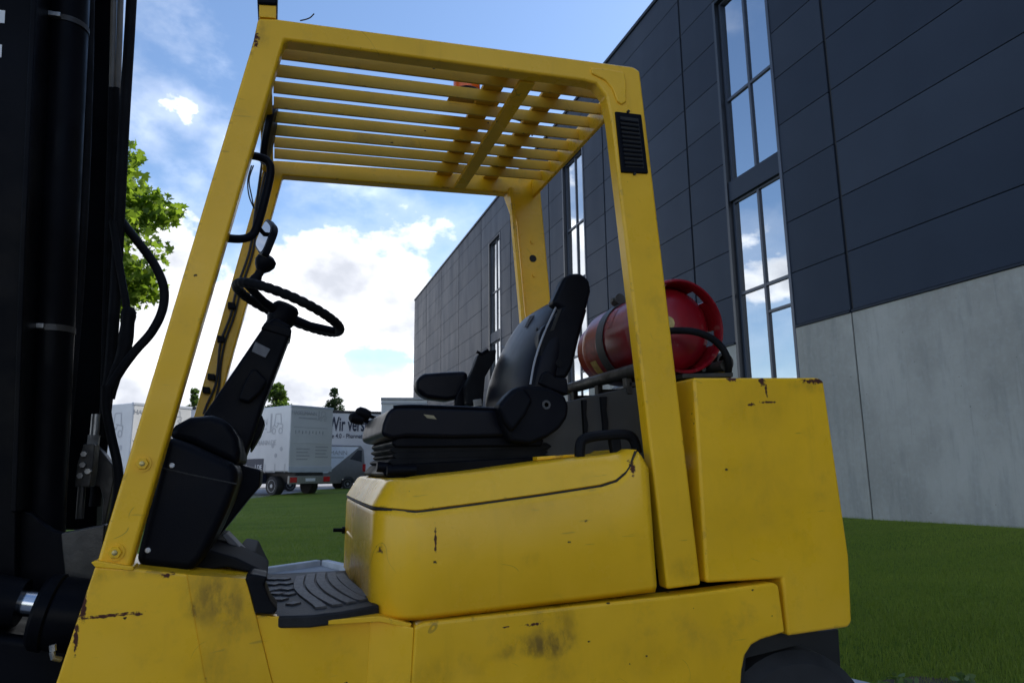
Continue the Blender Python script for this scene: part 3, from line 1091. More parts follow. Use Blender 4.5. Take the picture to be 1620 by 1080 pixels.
def lorry(name, label, loc, yaw, W, Ln, zb, zt, rear_text, side_text, sun=False):
    e = empty(name, loc, (0, 0, yaw))
    tag(e, label, 'lorry', 'tarpaulin lorries on the road')
    # tarpaulin box: slightly bulging sides
    o = box('cargo_box', (0, 0, zb), (W, Ln, zt), 'white_tarp', e, bevel=0.05, seg=3)
    box('roof_hem', (-0.02, -0.015, zt - 0.10), (W + 0.02, 0.10, zt + 0.02), 'tarp_grey_strip', o, bevel=0.02)
    for z in (zb + 1.30, ):
        box('door_seam', (0.10, -0.012, z), (W - 0.1, 0.02, z + 0.055), 'white_tarp', o, bevel=0.004)
    box('door_seam', (0.22, -0.008, zt - 1.02), (W - 0.3, 0.02, zt - 1.0), 'print_grey', o, bevel=0)
    box('tail_board', (0.0, -0.03, zb - 0.03), (W, 0.03, zb + 0.22), 'tarp_grey_strip', o, bevel=0.01)
    for i in range(7):
        box('tarp_strap', (-0.014, 0.25 + i * 0.75, zb - 0.05), (0.01, 0.30 + i * 0.75, zb + 0.35), 'print_pale', o, bevel=0.003)
    for i in range(9):
        box('lashing_eye', (0.28 + i * 0.2, -0.02, zt - 1.32 + 0.04 * (i % 2)), (0.31 + i * 0.2, 0.01, zt - 1.16), 'print_grey', o, bevel=0.0)
    box('chassis_frame', (0.45, 0.05, 0.62), (W - 0.45, Ln + 0.5, zb - 0.05), 'chassis', e, bevel=0.02)
    box('bumper_beam', (0.05, -0.02, 0.55), (W - 0.05, 0.10, 0.92), 'zinc', e, bevel=0.015)
    for x in (0.1, W - 0.48):
        box('tail_light', (x, -0.05, 0.62), (x + 0.38, -0.022, 0.86), 'tail_red', e, bevel=0.012)
    box('number_plate', (W / 2 - 0.28, -0.04, 0.66), (W / 2 + 0.28, -0.022, 0.80), 'van_white', e, bevel=0.004)
    for (yy) in (1.3, Ln - 0.4):
        for s in (0, 1):
            wheel(e, (0.06 if s == 0 else W - 0.06, yy, 0.46), (1, 0, 0) if s == 0 else (-1, 0, 0), 0.46, 0.42)
    box('side_locker', (0.04, 2.1, 0.55), (0.35, 3.6, zb - 0.1), 'print_navy', e, bevel=0.02)
    # cab at the far end
    cv, cf = loft_g([[(0.05, Ln + 0.25, 0.5), (W - 0.05, Ln + 0.25, 0.5), (W - 0.05, Ln + 2.2, 0.5), (0.05, Ln + 2.2, 0.5)],
                     [(0.05, Ln + 0.25, 1.7), (W - 0.05, Ln + 0.25, 1.7), (W - 0.05, Ln + 2.25, 1.7), (0.05, Ln + 2.25, 1.7)],
                     [(0.12, Ln + 0.25, 3.0), (W - 0.12, Ln + 0.25, 3.0), (W - 0.12, Ln + 1.85, 3.0), (0.12, Ln + 1.85, 3.0)]])
    c = mk('cab', cv, cf, 'van_white', e, bevel=0.05)
    box('side_window', (0.045, Ln + 0.9, 1.75), (0.10, Ln + 1.9, 2.5), 'glass_dark', c, bevel=0.01)
    # print
    ry = (math.pi / 2, 0, 0)
    text('lettering', rear_text, 0.25, 'print_grey', o, (W - 1.0, -0.012, zt - 0.42), ry, sx=1.0, align='RIGHT')
    for i, (tx, tz, tw) in enumerate(((W - 1.0, zt - 0.60, 1.05),)):
        box('print_line', (tx - tw, -0.006, tz), (tx, 0.01, tz + 0.07), 'print_pale', o, bevel=0)
    fork_logo(o, (W - 0.92, -0.010, zt - 0.66), (1, 0, 0), 0.42, 'print_grey')
    for i in range(4):
        box('print_line', (0.4, -0.008, zb + 1.02 - i * 0.16), (1.15 - 0.1 * (i % 2), 0.01, zb + 1.07 - i * 0.16), 'print_grey', o, bevel=0)
        box('print_line', (1.5, -0.008, zb + 1.12 - i * 0.16), (2.25 - 0.07 * (i % 3), 0.01, zb + 1.18 - i * 0.16), 'print_grey', o, bevel=0)
    sr = (math.pi / 2, 0, -math.pi / 2)
    text('lettering', side_text, 0.42, 'print_grey', o, (-0.012, 1.75, zt - 0.85), sr, align='RIGHT')
    box('print_line', (-0.008, 1.8, zt - 1.08), (0.01, 3.2, zt - 1.0), 'print_pale', o, bevel=0)
    fork_logo(o, (-0.010, 1.55, zt - 1.30), (0, -1, 0), 0.85, 'print_grey')
    fork_logo(o, (-0.010, 3.9, zt - 2.75), (0, -1, 0), 0.5, 'print_pale')
    text('lettering', 'MANN.DE', 0.34, 'print_grey', o, (-0.012, 1.0, zb + 1.25), sr, align='RIGHT')
    for (a, b_) in ((0.6, 1.05), (1.25, 1.2), (1.0, 0.75)):
        lathe('print_spot', [(0.02, 0), (0.11, 0.0), (0.11, 0.01)], (-0.009, a, zb + b_), (1, 0, 0), 'print_grey', o, 8)
    box('navy_sign', (-0.012, 1.9, zb - 0.02), (0.01, 4.6, zb + 0.62), 'print_navy', o, bevel=0)
    text('lettering', '.DE', 0.3, 'van_white', o, (-0.02, 2.0, zb + 0.12), sr, align='RIGHT')
    return e


p2 = on_plane(456, 745, 1, 33.6)
lorry('tarpaulin_lorry', 'white tarpaulin lorry showing its shaded rear and red tail lights', (p2.x, 33.6, 0.0), math.radians(36), 2.5, 7.0, 1.12, 4.18, 'HASELMANN', 'MANN')
p1 = on_plane(202, 745, 1, 29.5)
lorry('tarpaulin_lorry', 'white tarpaulin lorry with sunlit rear behind the forklift front post', (p1.x, 29.5, 0.0), math.radians(42), 2.5, 7.0, 1.05, 3.80, 'HASELMANN', 'MANN')

# long trailer with slogan
q = on_plane(505, 760, 1, 51.0)
e = empty('box_trailer', (q.x, 51.0, 0), (0, 0, math.radians(7)))
tag(e, 'pale box trailer with big navy slogan behind the van', 'trailer')
tb = box('cargo_box', (-9.0, 0, 1.1), (5.2, 2.5, 5.35), 'white_tarp', e, bevel=0.03)
box('roof_edge', (-9.02, -0.02, 5.2), (5.22, 2.52, 5.40), 'chassis', tb, bevel=0.02)
box('chassis_frame', (-8.5, 0.5, 0.6), (5.0, 2.0, 1.05), 'chassis', e, bevel=0.02)
for xx in (-6.5, -5.2, 3.0, 4.2):
    wheel(e, (xx, 0.05, 0.5), (0, 1, 0), 0.5, 0.4)
for (s_, sz, zz, x0, x1, bo) in (('Wir verst', 1.40, 3.95, 0.50, 3.35, 0.03), ('Industrie 4.0 - Pharmatechnik -', 0.46, 3.42, -0.35, 4.1, 0.006)):
    o = text('lettering', s_, sz, 'print_navy', tb, (x0, -0.02, zz), (math.pi / 2, 0, 0), bold=bo)
    wd = max(v_.co.x for v_ in o.data.vertices)
    o.scale = ((x1 - x0) / wd, 1, 1)

# another trailer behind the seat
q = on_plane(602, 700, 1, 38.0)
e = empty('box_trailer', (q.x, 38.0, 0), (0, 0, math.radians(-9)))
tag(e, 'pale grey box trailer with double roof rail just behind the seat', 'trailer')
tb = box('cargo_box', (0, 0, 1.1), (2.5, 9, 4.95), 'white_tarp', e, bevel=0.03)
box('roof_rail', (-0.05, -0.05, 4.97), (2.55, 9.0, 5.08), 'print_pale', tb, bevel=0.01)
box('roof_rail', (-0.03, -0.03, 4.70), (2.53, 0.0, 4.80), 'print_grey', tb, bevel=0.01)
box('chassis_frame', (0.5, 0.2, 0.6), (2.0, 8.5, 1.05), 'chassis', e, bevel=0.02)
for yy in (1.2, 2.4):
    wheel(e, (0.05, yy, 0.5), (1, 0, 0), 0.5, 0.4)
    wheel(e, (2.45, yy, 0.5), (-1, 0, 0), 0.5, 0.4)

# panel van
q = on_plane(577, 760, 1, 43.0)
VY = 43.0
e = empty('panel_van', (q.x, VY, 0), (0, 0, math.radians(14)))
tag(e, 'grey panel van with white swoosh beside the slogan trailer', 'van')
# local x to the front is negative, side facing the camera is y=0
prof = [(0.0, 0.38), (0.02, 1.2), (-0.10, 2.35), (-0.30, 2.62), (-3.3, 2.66), (-3.75, 2.3), (-4.5, 1.45), (-5.35, 1.15), (-5.5, 0.5), (-5.3, 0.34)]
# wheel arches in the lower edge
low = []
for cx in (-4.45, -1.05):
    for k in range(9):
        a = math.pi - k * math.pi / 8
        low.append((cx + 0.42 * math.cos(a), 0.36 + 0.40 * math.sin(a)))
prof = prof + low
vb = prism('body', prof, 0.0, 1.95, 'van_grey', e, bevel=0.05, seg=3)
prism('white_wrap', [(-0.42, 2.52), (-3.25, 2.56), (-3.66, 2.24), (-4.4, 1.45), (-4.4, 0.95), (-2.3, 1.0), (-1.5, 1.65)], -0.004, 0.05, 'van_white', vb, bevel=0.002)
prism('quarter_window', [(-0.22, 2.32), (-0.50, 2.34), (-0.98, 1.80), (-0.22, 1.62)], -0.006, 0.03, 'glass_dark', vb, bevel=0.004)
prism('rear_window', [(0.035, 1.35), (-0.055, 2.2), (-0.08, 2.2), (0.0, 1.35)], 0.2, 1.75, 'glass_dark', vb, bevel=0.004)
box('tail_light', (-0.16, -0.012, 1.05), (0.035, 0.16, 1.5), 'tail_red', vb, bevel=0.01)
box('tail_light', (-0.16, 1.79, 1.05), (0.035, 1.962, 1.5), 'tail_red', vb, bevel=0.01)
box('bumper', (-0.25, 0.02, 0.36), (0.10, 1.93, 0.72), 'black_plastic', vb, bevel=0.03)
text('lettering', 'SELMANN', 0.36, 'print_grey', vb, (-2.75, -0.012, 2.05), (math.pi / 2, 0, 0))
box('print_line', (-2.7, -0.008, 1.86), (-1.35, 0.02, 1.92), 'print_pale', vb, bevel=0)
for cx in (-4.45, -1.05):
    wheel(e, (cx, 0.02, 0.34), (0, 1, 0), 0.34, 0.22)
    wheel(e, (cx, 1.93, 0.34), (0, -1, 0), 0.34, 0.22)

# ------------------------------------------------------------------ forklift
def LP(px, py, v):
    return tuple(L(px, py, v))


yellow_paint('paint_guard', YB, stains=[(LP(368, 545, 0), (0.02, 0.05, 0.03), 0.35), (LP(405, 50, 0), (0.03, 0.05, 0.03), 0.5), (LP(1090, 900, 0), (0.05, 0.03, 0.03), 0.3), (LP(770, 270, .9), (0.12, 0.03, 0.03), 0.5)],
             rust=[(LP(401, 60, 0), (0.012, 0.05, 0.022))], chips=0.90, grime=0.25)
yellow_paint('paint_hood', YB, stains=[(LP(835, 882, 0), (0.03, 0.03, 0.02), 0.40), (LP(830, 800, 0), (0.08, 0.03, 0.03), 0.10), (LP(606, 870, .06), (0.012, 0.05, 0.02), 0.8)],
             rust=[(LP(601, 865, 0.08), (0.008, 0.03, 0.014)), (LP(688, 855, 0), (0.0025, 0.03, 0.03)), (LP(1000, 740, 0), (0.006, 0.02, 0.02))], chips=0.93, grime=0.15, rough=0.24, rv=0.08)
yellow_paint('paint_body', YB, stains=[(LP(850, 1015, 0), (0.07, 0.05, 0.022), 0.75), (LP(815, 1030, 0), (0.05, 0.05, 0.014), 0.5), (LP(880, 985, 0), (0.06, 0.05, 0.05), 0.4), (LP(690, 1060, 0), (0.08, 0.05, 0.03), 0.2), (LP(1000, 1050, 0), (0.3, 0.05, 0.05), 0.12)],
             rust=[(LP(840, 985, 0), (0.022, 0.03, 0.004)), (LP(852, 985, 0), (0.003, 0.03, 0.008)), (LP(800, 989, 0), (0.010, 0.03, 0.002)), (LP(1180, 1075, 0), (0.02, 0.03, 0.006))], chips=0.66, grime=0.28)
yellow_paint('paint_fender', YB, stains=[(LP(345, 955, 0), (0.045, 0.05, 0.05), 0.65), (LP(375, 975, 0), (0.03, 0.05, 0.05), 0.45), (LP(200, 905, 0), (0.12, 0.05, 0.012), 0.35), (LP(350, 1040, 0), (0.06, 0.05, 0.06), 0.25)],
             rust=[(LP(172, 973, 0), (0.055, 0.03, 0.0022)), (LP(180, 970, 0), (0.045, 0.03, 0.0014)), (LP(221, 970, 0), (0.007, 0.03, 0.003)), (LP(133, 962, 0), (0.006, 0.03, 0.022)), (LP(122, 1005, 0), (0.004, 0.03, 0.03)), (LP(265, 909, 0), (0.012, 0.03, 0.005))], chips=0.84, grime=0.35)
yellow_paint('paint_weight', YB, stains=[(LP(1190, 640, 0), (0.10, 0.05, 0.05), 0.12), (LP(1270, 610, 0), (0.05, 0.05, 0.02), 0.45), (LP(1200, 760, 0), (0.2, .05, .1), 0.08)],
             rust=[(LP(1205, 602, 0), (0.012, 0.05, 0.014)), (LP(1212, 618, 0), (0.004, 0.05, 0.02)), (LP(1160, 600, 0), (0.02, 0.05, 0.005)), (LP(1290, 603, 0), (0.05, 0.05, 0.007)),
                   (LP(1215, 636, 0), (0.026, 0.05, 0.0032)), (LP(1188, 640, 0), (0.012, 0.05, 0.0042)), (LP(1085, 604, .02), (0.008, 0.05, 0.014)), (LP(1098, 640, 0), (0.0025, 0.03, 0.07))], chips=0.93, grime=0.22, rough=0.3)
yellow_paint('paint_slat', (0.70, 0.40, 0.02), chips=0.93, grime=0.35, rough=0.38)

fk = empty('forklift', (0, FD, 0), (0, -FA, 0))
tag(fk, 'yellow counterbalance forklift truck parked side on in front of the hall', 'forklift')

# ---- overhead guard
FRAME = [(150, 898), (401, 62), (408, 28), (438, 29), (1002, 105), (1013, 112), (1110, 925), (1056, 932), (968, 195), (960, 153), (945, 132), (925, 127), (470, 65), (451, 63), (444, 84), (205, 899)]
fr2 = px2(FRAME, 0.0)


def w0(u):
    return 2.345 + 0.0175 * (u - 0.3)


uF = 0.004
uR = L(846, 297, .9).x
guard = box('overhead_guard', (-0.035, 0.052, w0(0) - 0.01), (uF, 0.898, w0(0) + 0.045), 'paint_guard', fk, bevel=0.004)
box('rear_beam', (uR, 0.052, w0(uR) - 0.030), (min(uR + 0.06, 1.075), 0.898, w0(uR) + 0.05), 'paint_guard', guard, bevel=0.004)
sf = prism('side_frame', fr2, 0.0, 0.05, 'paint_guard', guard, bevel=0.009, seg=4)
fr3 = px2([q_ for q_ in FRAME if q_ not in ((960, 153), (925, 127), (444, 84), (470, 65))], 0.0)
prism('side_frame', fr3, 0.90, 0.95, 'paint_guard', guard, bevel=0.006, seg=3)
# thin flange along the rear inner edge
prism('flange', [(uR - 0.012, w0(uR) - 0.028), (uR - 0.002, w0(uR) - 0.028), (uR - 0.002, w0(uR) + 0.04), (uR - 0.012, w0(uR) + 0.04)], 0.054, 0.896, 'paint_guard', guard, bevel=0.002)
for k in range(8):
    v = 0.111 + 0.0948 * k
    a, b_ = uF + 0.004, uR - 0.014
    prism('slat', [(a, w0(a)), (b_, w0(b_)), (b_, w0(b_) + 0.0385), (a, w0(a) + 0.0385)], v, v + 0.008, 'paint_slat', guard, bevel=0.0006, seg=1)
u1 = L(823, 120, .05).x; u2 = L(846, 120, .05).x
prism('cross_bar', [(u1, w0(u1) - 0.016), (u2, w0(u2) - 0.016), (u2, w0(u2) - 0.001), (u1, w0(u1) - 0.001)], 0.052, 0.898, 'paint_guard', guard, bevel=0.002)
for (xa, xb) in ((778, 810), (874, 903)):
    u1 = L(xa, 116, .1).x; u2 = L(xb, 122, .1).x
    prism('cross_bar', [(u1, w0(u1) + 0.0395), (u2, w0(u2) + 0.0395), (u2, w0(u2) + 0.052), (u1, w0(u1) + 0.052)], 0.052, 0.898, 'paint_slat', guard, bevel=0.002)
    if xa == 778:
        ub = u1
# beacon on a plate
bc = L(738, 130, .33)
box('beacon_plate', (bc.x - 0.07, 0.26, w0(ub) + 0.053), (ub + 0.09, 0.40, w0(ub) + 0.0575), 'paint_slat', guard, bevel=0.002)
bcn = lathe('beacon_base', [(0.03, 0), (0.052, 0), (0.052, 0.028), (0.046, 0.036), (0.02, 0.036)], (bc.x, 0.33, w0(ub) + 0.058), (0, 0, 1), 'black_plastic', guard, 20)
lathe('beacon_lens', [(0.044, 0.037), (0.046, 0.05), (0.044, 0.11), (0.036, 0.128), (0.01, 0.134)], (bc.x, 0.33, w0(ub) + 0.058), (0, 0, 1), 'amber', bcn, 20)
tube('lamp_cable', [LP(475, 33, .03), LP(484, 31, .02), LP(491, 28, .01), LP(497, 22, 0.0)], 0.0018, 'cable', guard, n=6, sm=4)
tube('beacon_cable', [(bc.x + .05, 0.36, w0(ub) + .06), (bc.x + .14, 0.40, w0(ub) + .065), (bc.x + .24, 0.42, w0(ub) + .058), (bc.x + .30, 0.5, w0(ub) + .054)], 0.003, 'cable', guard, n=6, sm=5)
# gusset, vent, bolts
pprism('gusset_plate', [(935, 107), (937, 116), (959, 127), (969, 139), (977, 160), (984, 165), (991, 161), (991, 130), (987, 114), (962, 109)], -0.006, 0.006, 'paint_guard', guard, bevel=0.004, seg=3)
vent = pprism('vent_frame', [(974, 176), (1015, 181), (1026, 274), (984, 272)], -0.007, 0.004, 'black_plastic', guard, bevel=0.003)
pprism('vent_recess', [(981, 184), (1010, 188), (1019, 266), (990, 264)], -0.0075, -0.004, 'gasket', vent, bevel=0)
for k in range(11):
    f = (k + 0.6) / 11.5
    xa, ya = 981 + 9 * f, 184 + 80 * f
    xb, yb = 1010 + 9 * f, 188 + 78 * f
    pprism('louvre', [(xa, ya), (xb, yb), (xb + .2, yb + 3), (xa + .2, ya + 3)], -0.0115, -0.0076, 'black_plastic', vent, bevel=0.001, seg=1)
for (x, y) in ((994, 176.5), (1004, 275)):
    lathe('vent_screw', [(0.001, -.003), (0.0045, -0.003), (0.0045, 0.004)], LP(x, y, -0.004), (0, 1, 0), 'gasket', vent, 10)
for (x, y) in ((226, 733), (183, 873)):
    q = L(x, y, 0)
    bo = lathe('bolt', [(0.008, -0.010), (0.0125, -0.010), (0.0135, -0.008), (0.0135, 0.002)], (q.x, 0, q.z), (0, 1, 0), 'paint_guard', guard, 6)
    lathe('washer', [(0.008, -0.003), (0.0185, -0.003), (0.0185, 0.002)], (q.x, 0, q.z), (0, 1, 0), 'paint_guard', bo, 20)
    lathe('bolt_end', [(0.002, -0.013), (0.004, -0.0128), (0.0055, -0.012), (0.0055, -0.009)], (q.x, 0, q.z), (0, 1, 0), 'yellow_zinc', bo, 12)
# far rear post details
q = L(843, 409, .9)
lathe('cable_hole', [(0.002, -0.001), (0.016, -0.001), (0.016, 0.003)], (q.x, .899, q.z), (0, 1, 0), 'gasket', guard, 16)
for (x, y) in ((842, 383), (845, 435)):
    q = L(x, y, .9)
    lathe('plug', [(0.003, -0.004), (0.009, -0.004), (0.010, 0.002)], (q.x, .899, q.z), (0, 1, 0), 'paint_guard', guard, 12)
ra = L(804, 300, .9); rb = L(822, 515, .9)
prism('post_flange', [(ra.x - .004, ra.z), (ra.x + .012, ra.z), (1.046, 0.9), (1.030, 0.9)], 0.868, 0.899, 'paint_guard', guard, bevel=0.003)
# front lamp on its bracket
pprism('lamp_bracket', [(410, 27), (437, 29), (437, 6), (410, 4)], 0.008, 0.05, 'paint_guard', guard, bevel=0.002)
pprism('work_lamp', [(407, 5), (439, 7), (440, -40), (436, -62), (410, -64), (406, -42)], 0.0, 0.11, 'black_plastic', guard, bevel=0.008, seg=3)

# grab handle, mirrors
tube('grab_handle', [LP(393, 246, .05), LP(408, 248, .075), LP(423, 255, .085), LP(428, 272, .085), LP(419, 315, .085), LP(406, 360, .085), LP(396, 374, .08), LP(380, 378, .07), LP(360, 377, .05)],
     0.0108, 'black_plastic', guard, n=12, sm=6)
a, b_, c_, d_ = L(433, 358, .07), L(413, 408, .07), L(401, 388, .21), L(421, 343, .21)
nrm = (b_ - a).cross(d_ - a).normalized()
if nrm.dot(Vector((1.2 * SA, -1.75, 1.2 * CA)) - (a + c_) / 2) < 0: nrm = -nrm


def slab(name, quad, nrm, t0, t1, mat, parent, bev, inset=0.0):
    c = sum(quad, Vector()) / len(quad)
    q = [c + (x - c) * (1 - inset) for x in quad]
    v_, f_ = loft_g([[x + nrm * t0 for x in q], [x + nrm * t1 for x in q]])
    return mk(name, v_, f_, mat, parent, bevel=bev, seg=3)


def rounded(quad, f=0.28):
    out = []
    for i in range(4):
        p0, p1, p2 = quad[i - 1], quad[i], quad[(i + 1) % 4]
        A_, B_ = p1 + (p0 - p1) * f, p1 + (p2 - p1) * f
        for k in range(5):
            s = k / 4
            out.append(A_ * (1 - s) ** 2 + p1 * 2 * s * (1 - s) + B_ * s * s)
    return out


mq = rounded([a, b_, c_, d_])
mr = slab('mirror_housing', mq, nrm, -0.018, 0.0, 'black_plastic', guard, 0.004)
slab('mirror_glass', mq, nrm, -0.002, 0.0012, 'mirror', mr, 0, 0.17)
tube('mirror_arm', [LP(409, 352, .085), LP(411, 362, .12), tuple((b_ + d_) / 2 - nrm * 0.015)], 0.006, 'black_plastic', guard, n=8, sm=4)
# oval interior mirror under the front beam
c = L(427, 214, .52)
mv, mf = [], []
rings = []
for h, s in ((-0.016, 0.80), (-0.012, 0.95), (0.0, 1.0), (0.008, 0.97), (0.010, 0.86)):
    rings.append([Vector((c.x + h + 0.18 * 0.10 * math.sin(2 * math.pi * k / 28) * s, c.y + 0.10 * math.cos(2 * math.pi * k / 28) * s, c.z + 0.10 * math.sin(2 * math.pi * k / 28) * s)) for k in range(28)])
v_, f_ = loft_g(rings)
om = mk('cabin_mirror', v_, f_, 'black_plastic', guard)
tube('mirror_arm', [(c.x - .01, c.y, c.z + .05), (c.x - .03, c.y, c.z + .10), (-0.01, c.y, w0(0) - .012)], 0.006, 'black_plastic', om, n=8)
# cable clipped along the far front post
cb = [(415, 255), (402, 330), (398, 395), (375, 455), (362, 500), (352, 540), (345, 580), (338, 610), (330, 640), (322, 655)]
tube('post_cable', [LP(x + 3 * math.sin(i * 2.1), y, .885) for i, (x, y) in enumerate(cb)], 0.0045, 'cable', guard, n=8, sm=5)
tube('post_cable', [LP(x + 6 + 3 * math.cos(i * 1.7), y, .890) for i, (x, y) in enumerate(cb)], 0.004, 'cable', guard, n=8, sm=5)
for (x, y) in ((366, 482), (349, 535), (334, 595), (326, 616)):
    pprism('cable_clip', [(x - 6, y - 5), (x + 6, y - 4), (x + 6, y + 6), (x - 6, y + 5)], 0.870, 0.899, 'black_plastic', guard, bevel=0.003)
for j in range(2):
    tube('loose_wire', [LP(398 + j * 3, 262, .4), LP(392 + j * 2, 285, .4), LP(394 + j * 4, 310, .42), LP(402, 330, .45)], 0.0022, 'cable', guard, n=6, sm=4)

# ---- counterweight
CW = [(1097, 597), (1296, 597), (1304, 602), (1344, 880), (1349, 984), (1343, 992), (1247, 1006), (1238, 915), (1118, 922)]
cw = prism('counterweight', px2(CW, 0), 0.0, 0.95, 'paint_weight', fk, bevel=0.014, seg=4)
pprism('carrier_plate', [(1080, 598), (1160, 596), (1160, 589), (1080, 591)], 0.10, 0.85, 'greasy_steel', cw, bevel=0.002)
# black carcase behind the seams
core = px2([(420, 985), (1090, 940), (1230, 930), (1290, 990), (1300, 1010), (1180, 1040), (1160, 1280), (160, 1280), (170, 920), (300, 925)], 0.06)
frame = prism('chassis_frame', core, 0.06, 0.88, 'gasket', fk, bevel=0.0)

# ---- lower body panels
BODY = [(656, 990), (672, 984), (1107, 937), (1226, 921), (1233, 926), (1243, 1000), (1204, 1012), (1190, 1020), (1180, 1036), (1175, 1060), (1173, 1090), (1168, 1260), (640, 1260)]
pprism('side_panel', BODY, -0.014, 0.055, 'paint_body', fk, bevel=0.012, seg=4)
pts = px2([(588, 984), (654, 991), (639, 1260), (572, 1260)], 0.0)
prism('corner_panel', pts, [0.030, -0.010, -0.010, 0.030], [0.058, 0.053, 0.053, 0.058], 'paint_body', fk, bevel=0.003)
pprism('step_panel', [(404, 972), (587, 984), (571, 1260), (475, 1260)], 0.030, 0.058, 'paint_body', fk, bevel=0.003)
pprism('step_lip', [(518, 980), (600, 974), (652, 986), (648, 993), (600, 983), (519, 988)], 0.0, 0.04, 'paint_body', fk, bevel=0.002)
FEND = [(150, 895), (213, 899), (300, 908), (388, 917), (403, 973), (473, 1260), (30, 1260), (88, 1080)]
fe = pprism('front_fender', [(150, 895), (213, 899), (298, 908), (330, 1090), (352, 1260), (30, 1260), (88, 1080)], -0.008, 0.26, 'paint_fender', fk, bevel=0.006, seg=3)
prism('fender_flank', px2([(297, 907.5), (388, 917), (403, 973), (473, 1260), (351, 1260), (329, 1090)], 0.0), [-0.0085, 0.022, 0.026, 0.03, -0.0085, -0.0085], 0.25, 'paint_fender', fe, bevel=0.0)
pprism('weld_lip', [(143, 889), (152, 886), (212, 896), (211, 903), (150, 897)], -0.011, 0.05, 'paint_fender', fe, bevel=0.003)
pprism('far_fender', FEND, 0.72, 0.95, 'paint_fender', fk, bevel=0.006).location = (0, 0, 0)

# ---- hood
seam_px = [(600, 806), (660, 810), (760, 797), (860, 783), (950, 769), (975, 761), (990, 748), (1000, 733), (1007, 713)]
SEAM = [(q.x, q.z) for q in (L(x, y, 0.005) for x, y in seam_px)]
TOPL = [(q.x, q.z) for q in (L(x, y, 0.075) for x, y in [(585, 759), (640, 757), (760, 744), (870, 728), (950, 719), (1006, 711)])]


def interp(tab, u):
    if u <= tab[0][0]: return tab[0][1]
    for (a, b_), (c, d) in zip(tab, tab[1:]):
        if u <= c: return b_ + (d - b_) * (u - a) / (c - a)
    return tab[-1][1]


HB = 0.829
UFR, VR, US = 0.272, 0.105, 0.405
per = [((UFR + 0.012, 0.93), (-1, 0))]
for k in range(6):
    per.append(((UFR + 0.012 * (1 - k / 5.0) ** 2, 0.90 - k * 0.155), (-1, 0)))
for k in range(1, 12):
    a = k / 12 * math.pi / 2
    nx, ny_ = -math.cos(a), -math.sin(a)
    per.append(((UFR + (US - UFR) * (1 - math.cos(a)), VR - (VR - 0.005) * math.sin(a)), (nx, ny_)))
u = US
uend = SEAM[-1][0]
while u < uend - 0.015:
    per.append(((u, 0.005), (0, -1)))
    u += 0.035
for s_ in SEAM[4:]:
    per.append(((s_[0], 0.005), (0, -1)))
per = per[:7] + sorted(per[7:], key=lambda q: (q[0][0]))
nper = len(per)
lower_end = L(1036, 930, 0.005).x
lp = per + [((lower_end - 0.016, 0.005), (0, -1)), ((lower_end, 0.005), (0, -1))]
wtop_end = L(1027, 742, 0.005).z
rings = []
for fz in (0.0, 0.05, 0.5, 0.94, 1.0):
    ring = []
    for ((uu, vv), (nx, ny_)) in lp:
        if uu > uend + 0.001:
            ft = (uu - uend) / (lower_end - uend)
            wt_top = SEAM[-1][1] * (1 - ft) + wtop_end * ft
        else:
            wt_top = interp(SEAM, uu) - 0.004
        w_ = HB + (wt_top - HB) * fz
        ins = 0.010 if fz in (0.0,) else (0.004 if fz == 1.0 else 0.0)
        lean = 0.012 * fz * (1 if nx < -0.5 else 0)
        ring.append((uu - nx * ins + lean, vv - ny_ * ins, w_))
    rings.append(ring)
V, F = [], []
n = len(lp)
for r in rings:
    V += r
for i in range(len(rings) - 1):
    for k in range(n - 1):
        F.append((i * n + k, i * n + k + 1, (i + 1) * n + k + 1, (i + 1) * n + k))
# turn the sheet into a skin of some thickness
hs = mk('engine_cover', V, F, 'paint_hood', fk, angle=40)
sol = hs.modifiers.new('thick', 'SOLIDIFY'); sol.thickness = 0.012; sol.offset = -1 if False else 1
# upper lid
rings = []
for fz, ins in ((0.0, 0.004), (0.04, 0.0), (0.50, 0.026), (0.90, 0.050), (0.97, 0.060), (1.0, 0.080)):
    ring = []
    for ((uu, vv), (nx, ny_)) in per:
        a = interp(SEAM, uu) + 0.003
        inn = min(uu + 0.02, uend)
        tp_ = max(interp(TOPL, uu), a + 0.004)
        w_ = a + (tp_ - a) * fz
        ring.append((uu - nx * ins * (0.8 if nx < -0.7 else 1), vv - ny_ * ins, w_))
    rings.append(ring)
V, F = [], []
n = nper
for r in rings:
    V += r
for i in range(len(rings) - 1):
    for k in range(n - 1):
        F.append((i * n + k, i * n + k + 1, (i + 1) * n + k + 1, (i + 1) * n + k))
top = (len(rings) - 1) * n
cl = []
for k in range(n):
    x, y, z = V[top + k]
    cl.append(len(V)); V.append((x, 0.93, z))
for k in range(n - 1):
    F.append((top + k, top + k + 1, cl[k + 1], cl[k]))
lid = mk('hood_lid', V, F, 'paint_hood', fk, angle=38)
# dark rubber between the two
g0 = [(a, b_ + 0.010) for a, b_ in SEAM]
gk = [(0.42, HB + 0.004)] + [(0.42, SEAM[0][1] - 0.01)] + [(a + 0.02, b_ - 0.02) for a, b_ in SEAM[2:-1]] + [(1.02, SEAM[-1][1] - 0.05), (1.03, HB + 0.004)]
prism('hood_seal', gk, 0.020, 0.92, 'gasket', fk, bevel=0)
ring = []
for ((uu, vv), (nx, ny_)) in per:
    ring.append((uu - nx * 0.004, vv - ny_ * 0.004, interp(SEAM, uu) - 0.001))
tube('seam_gasket', ring, 0.0048, 'gasket', lid, n=6)
prism('front_recess', [(UFR - 0.004, 0.850), (UFR + 0.01, 0.850), (UFR + 0.014, 0.985), (UFR - 0.002, 0.975)], 0.20, 0.80, 'paint_hood', hs, bevel=0.004)
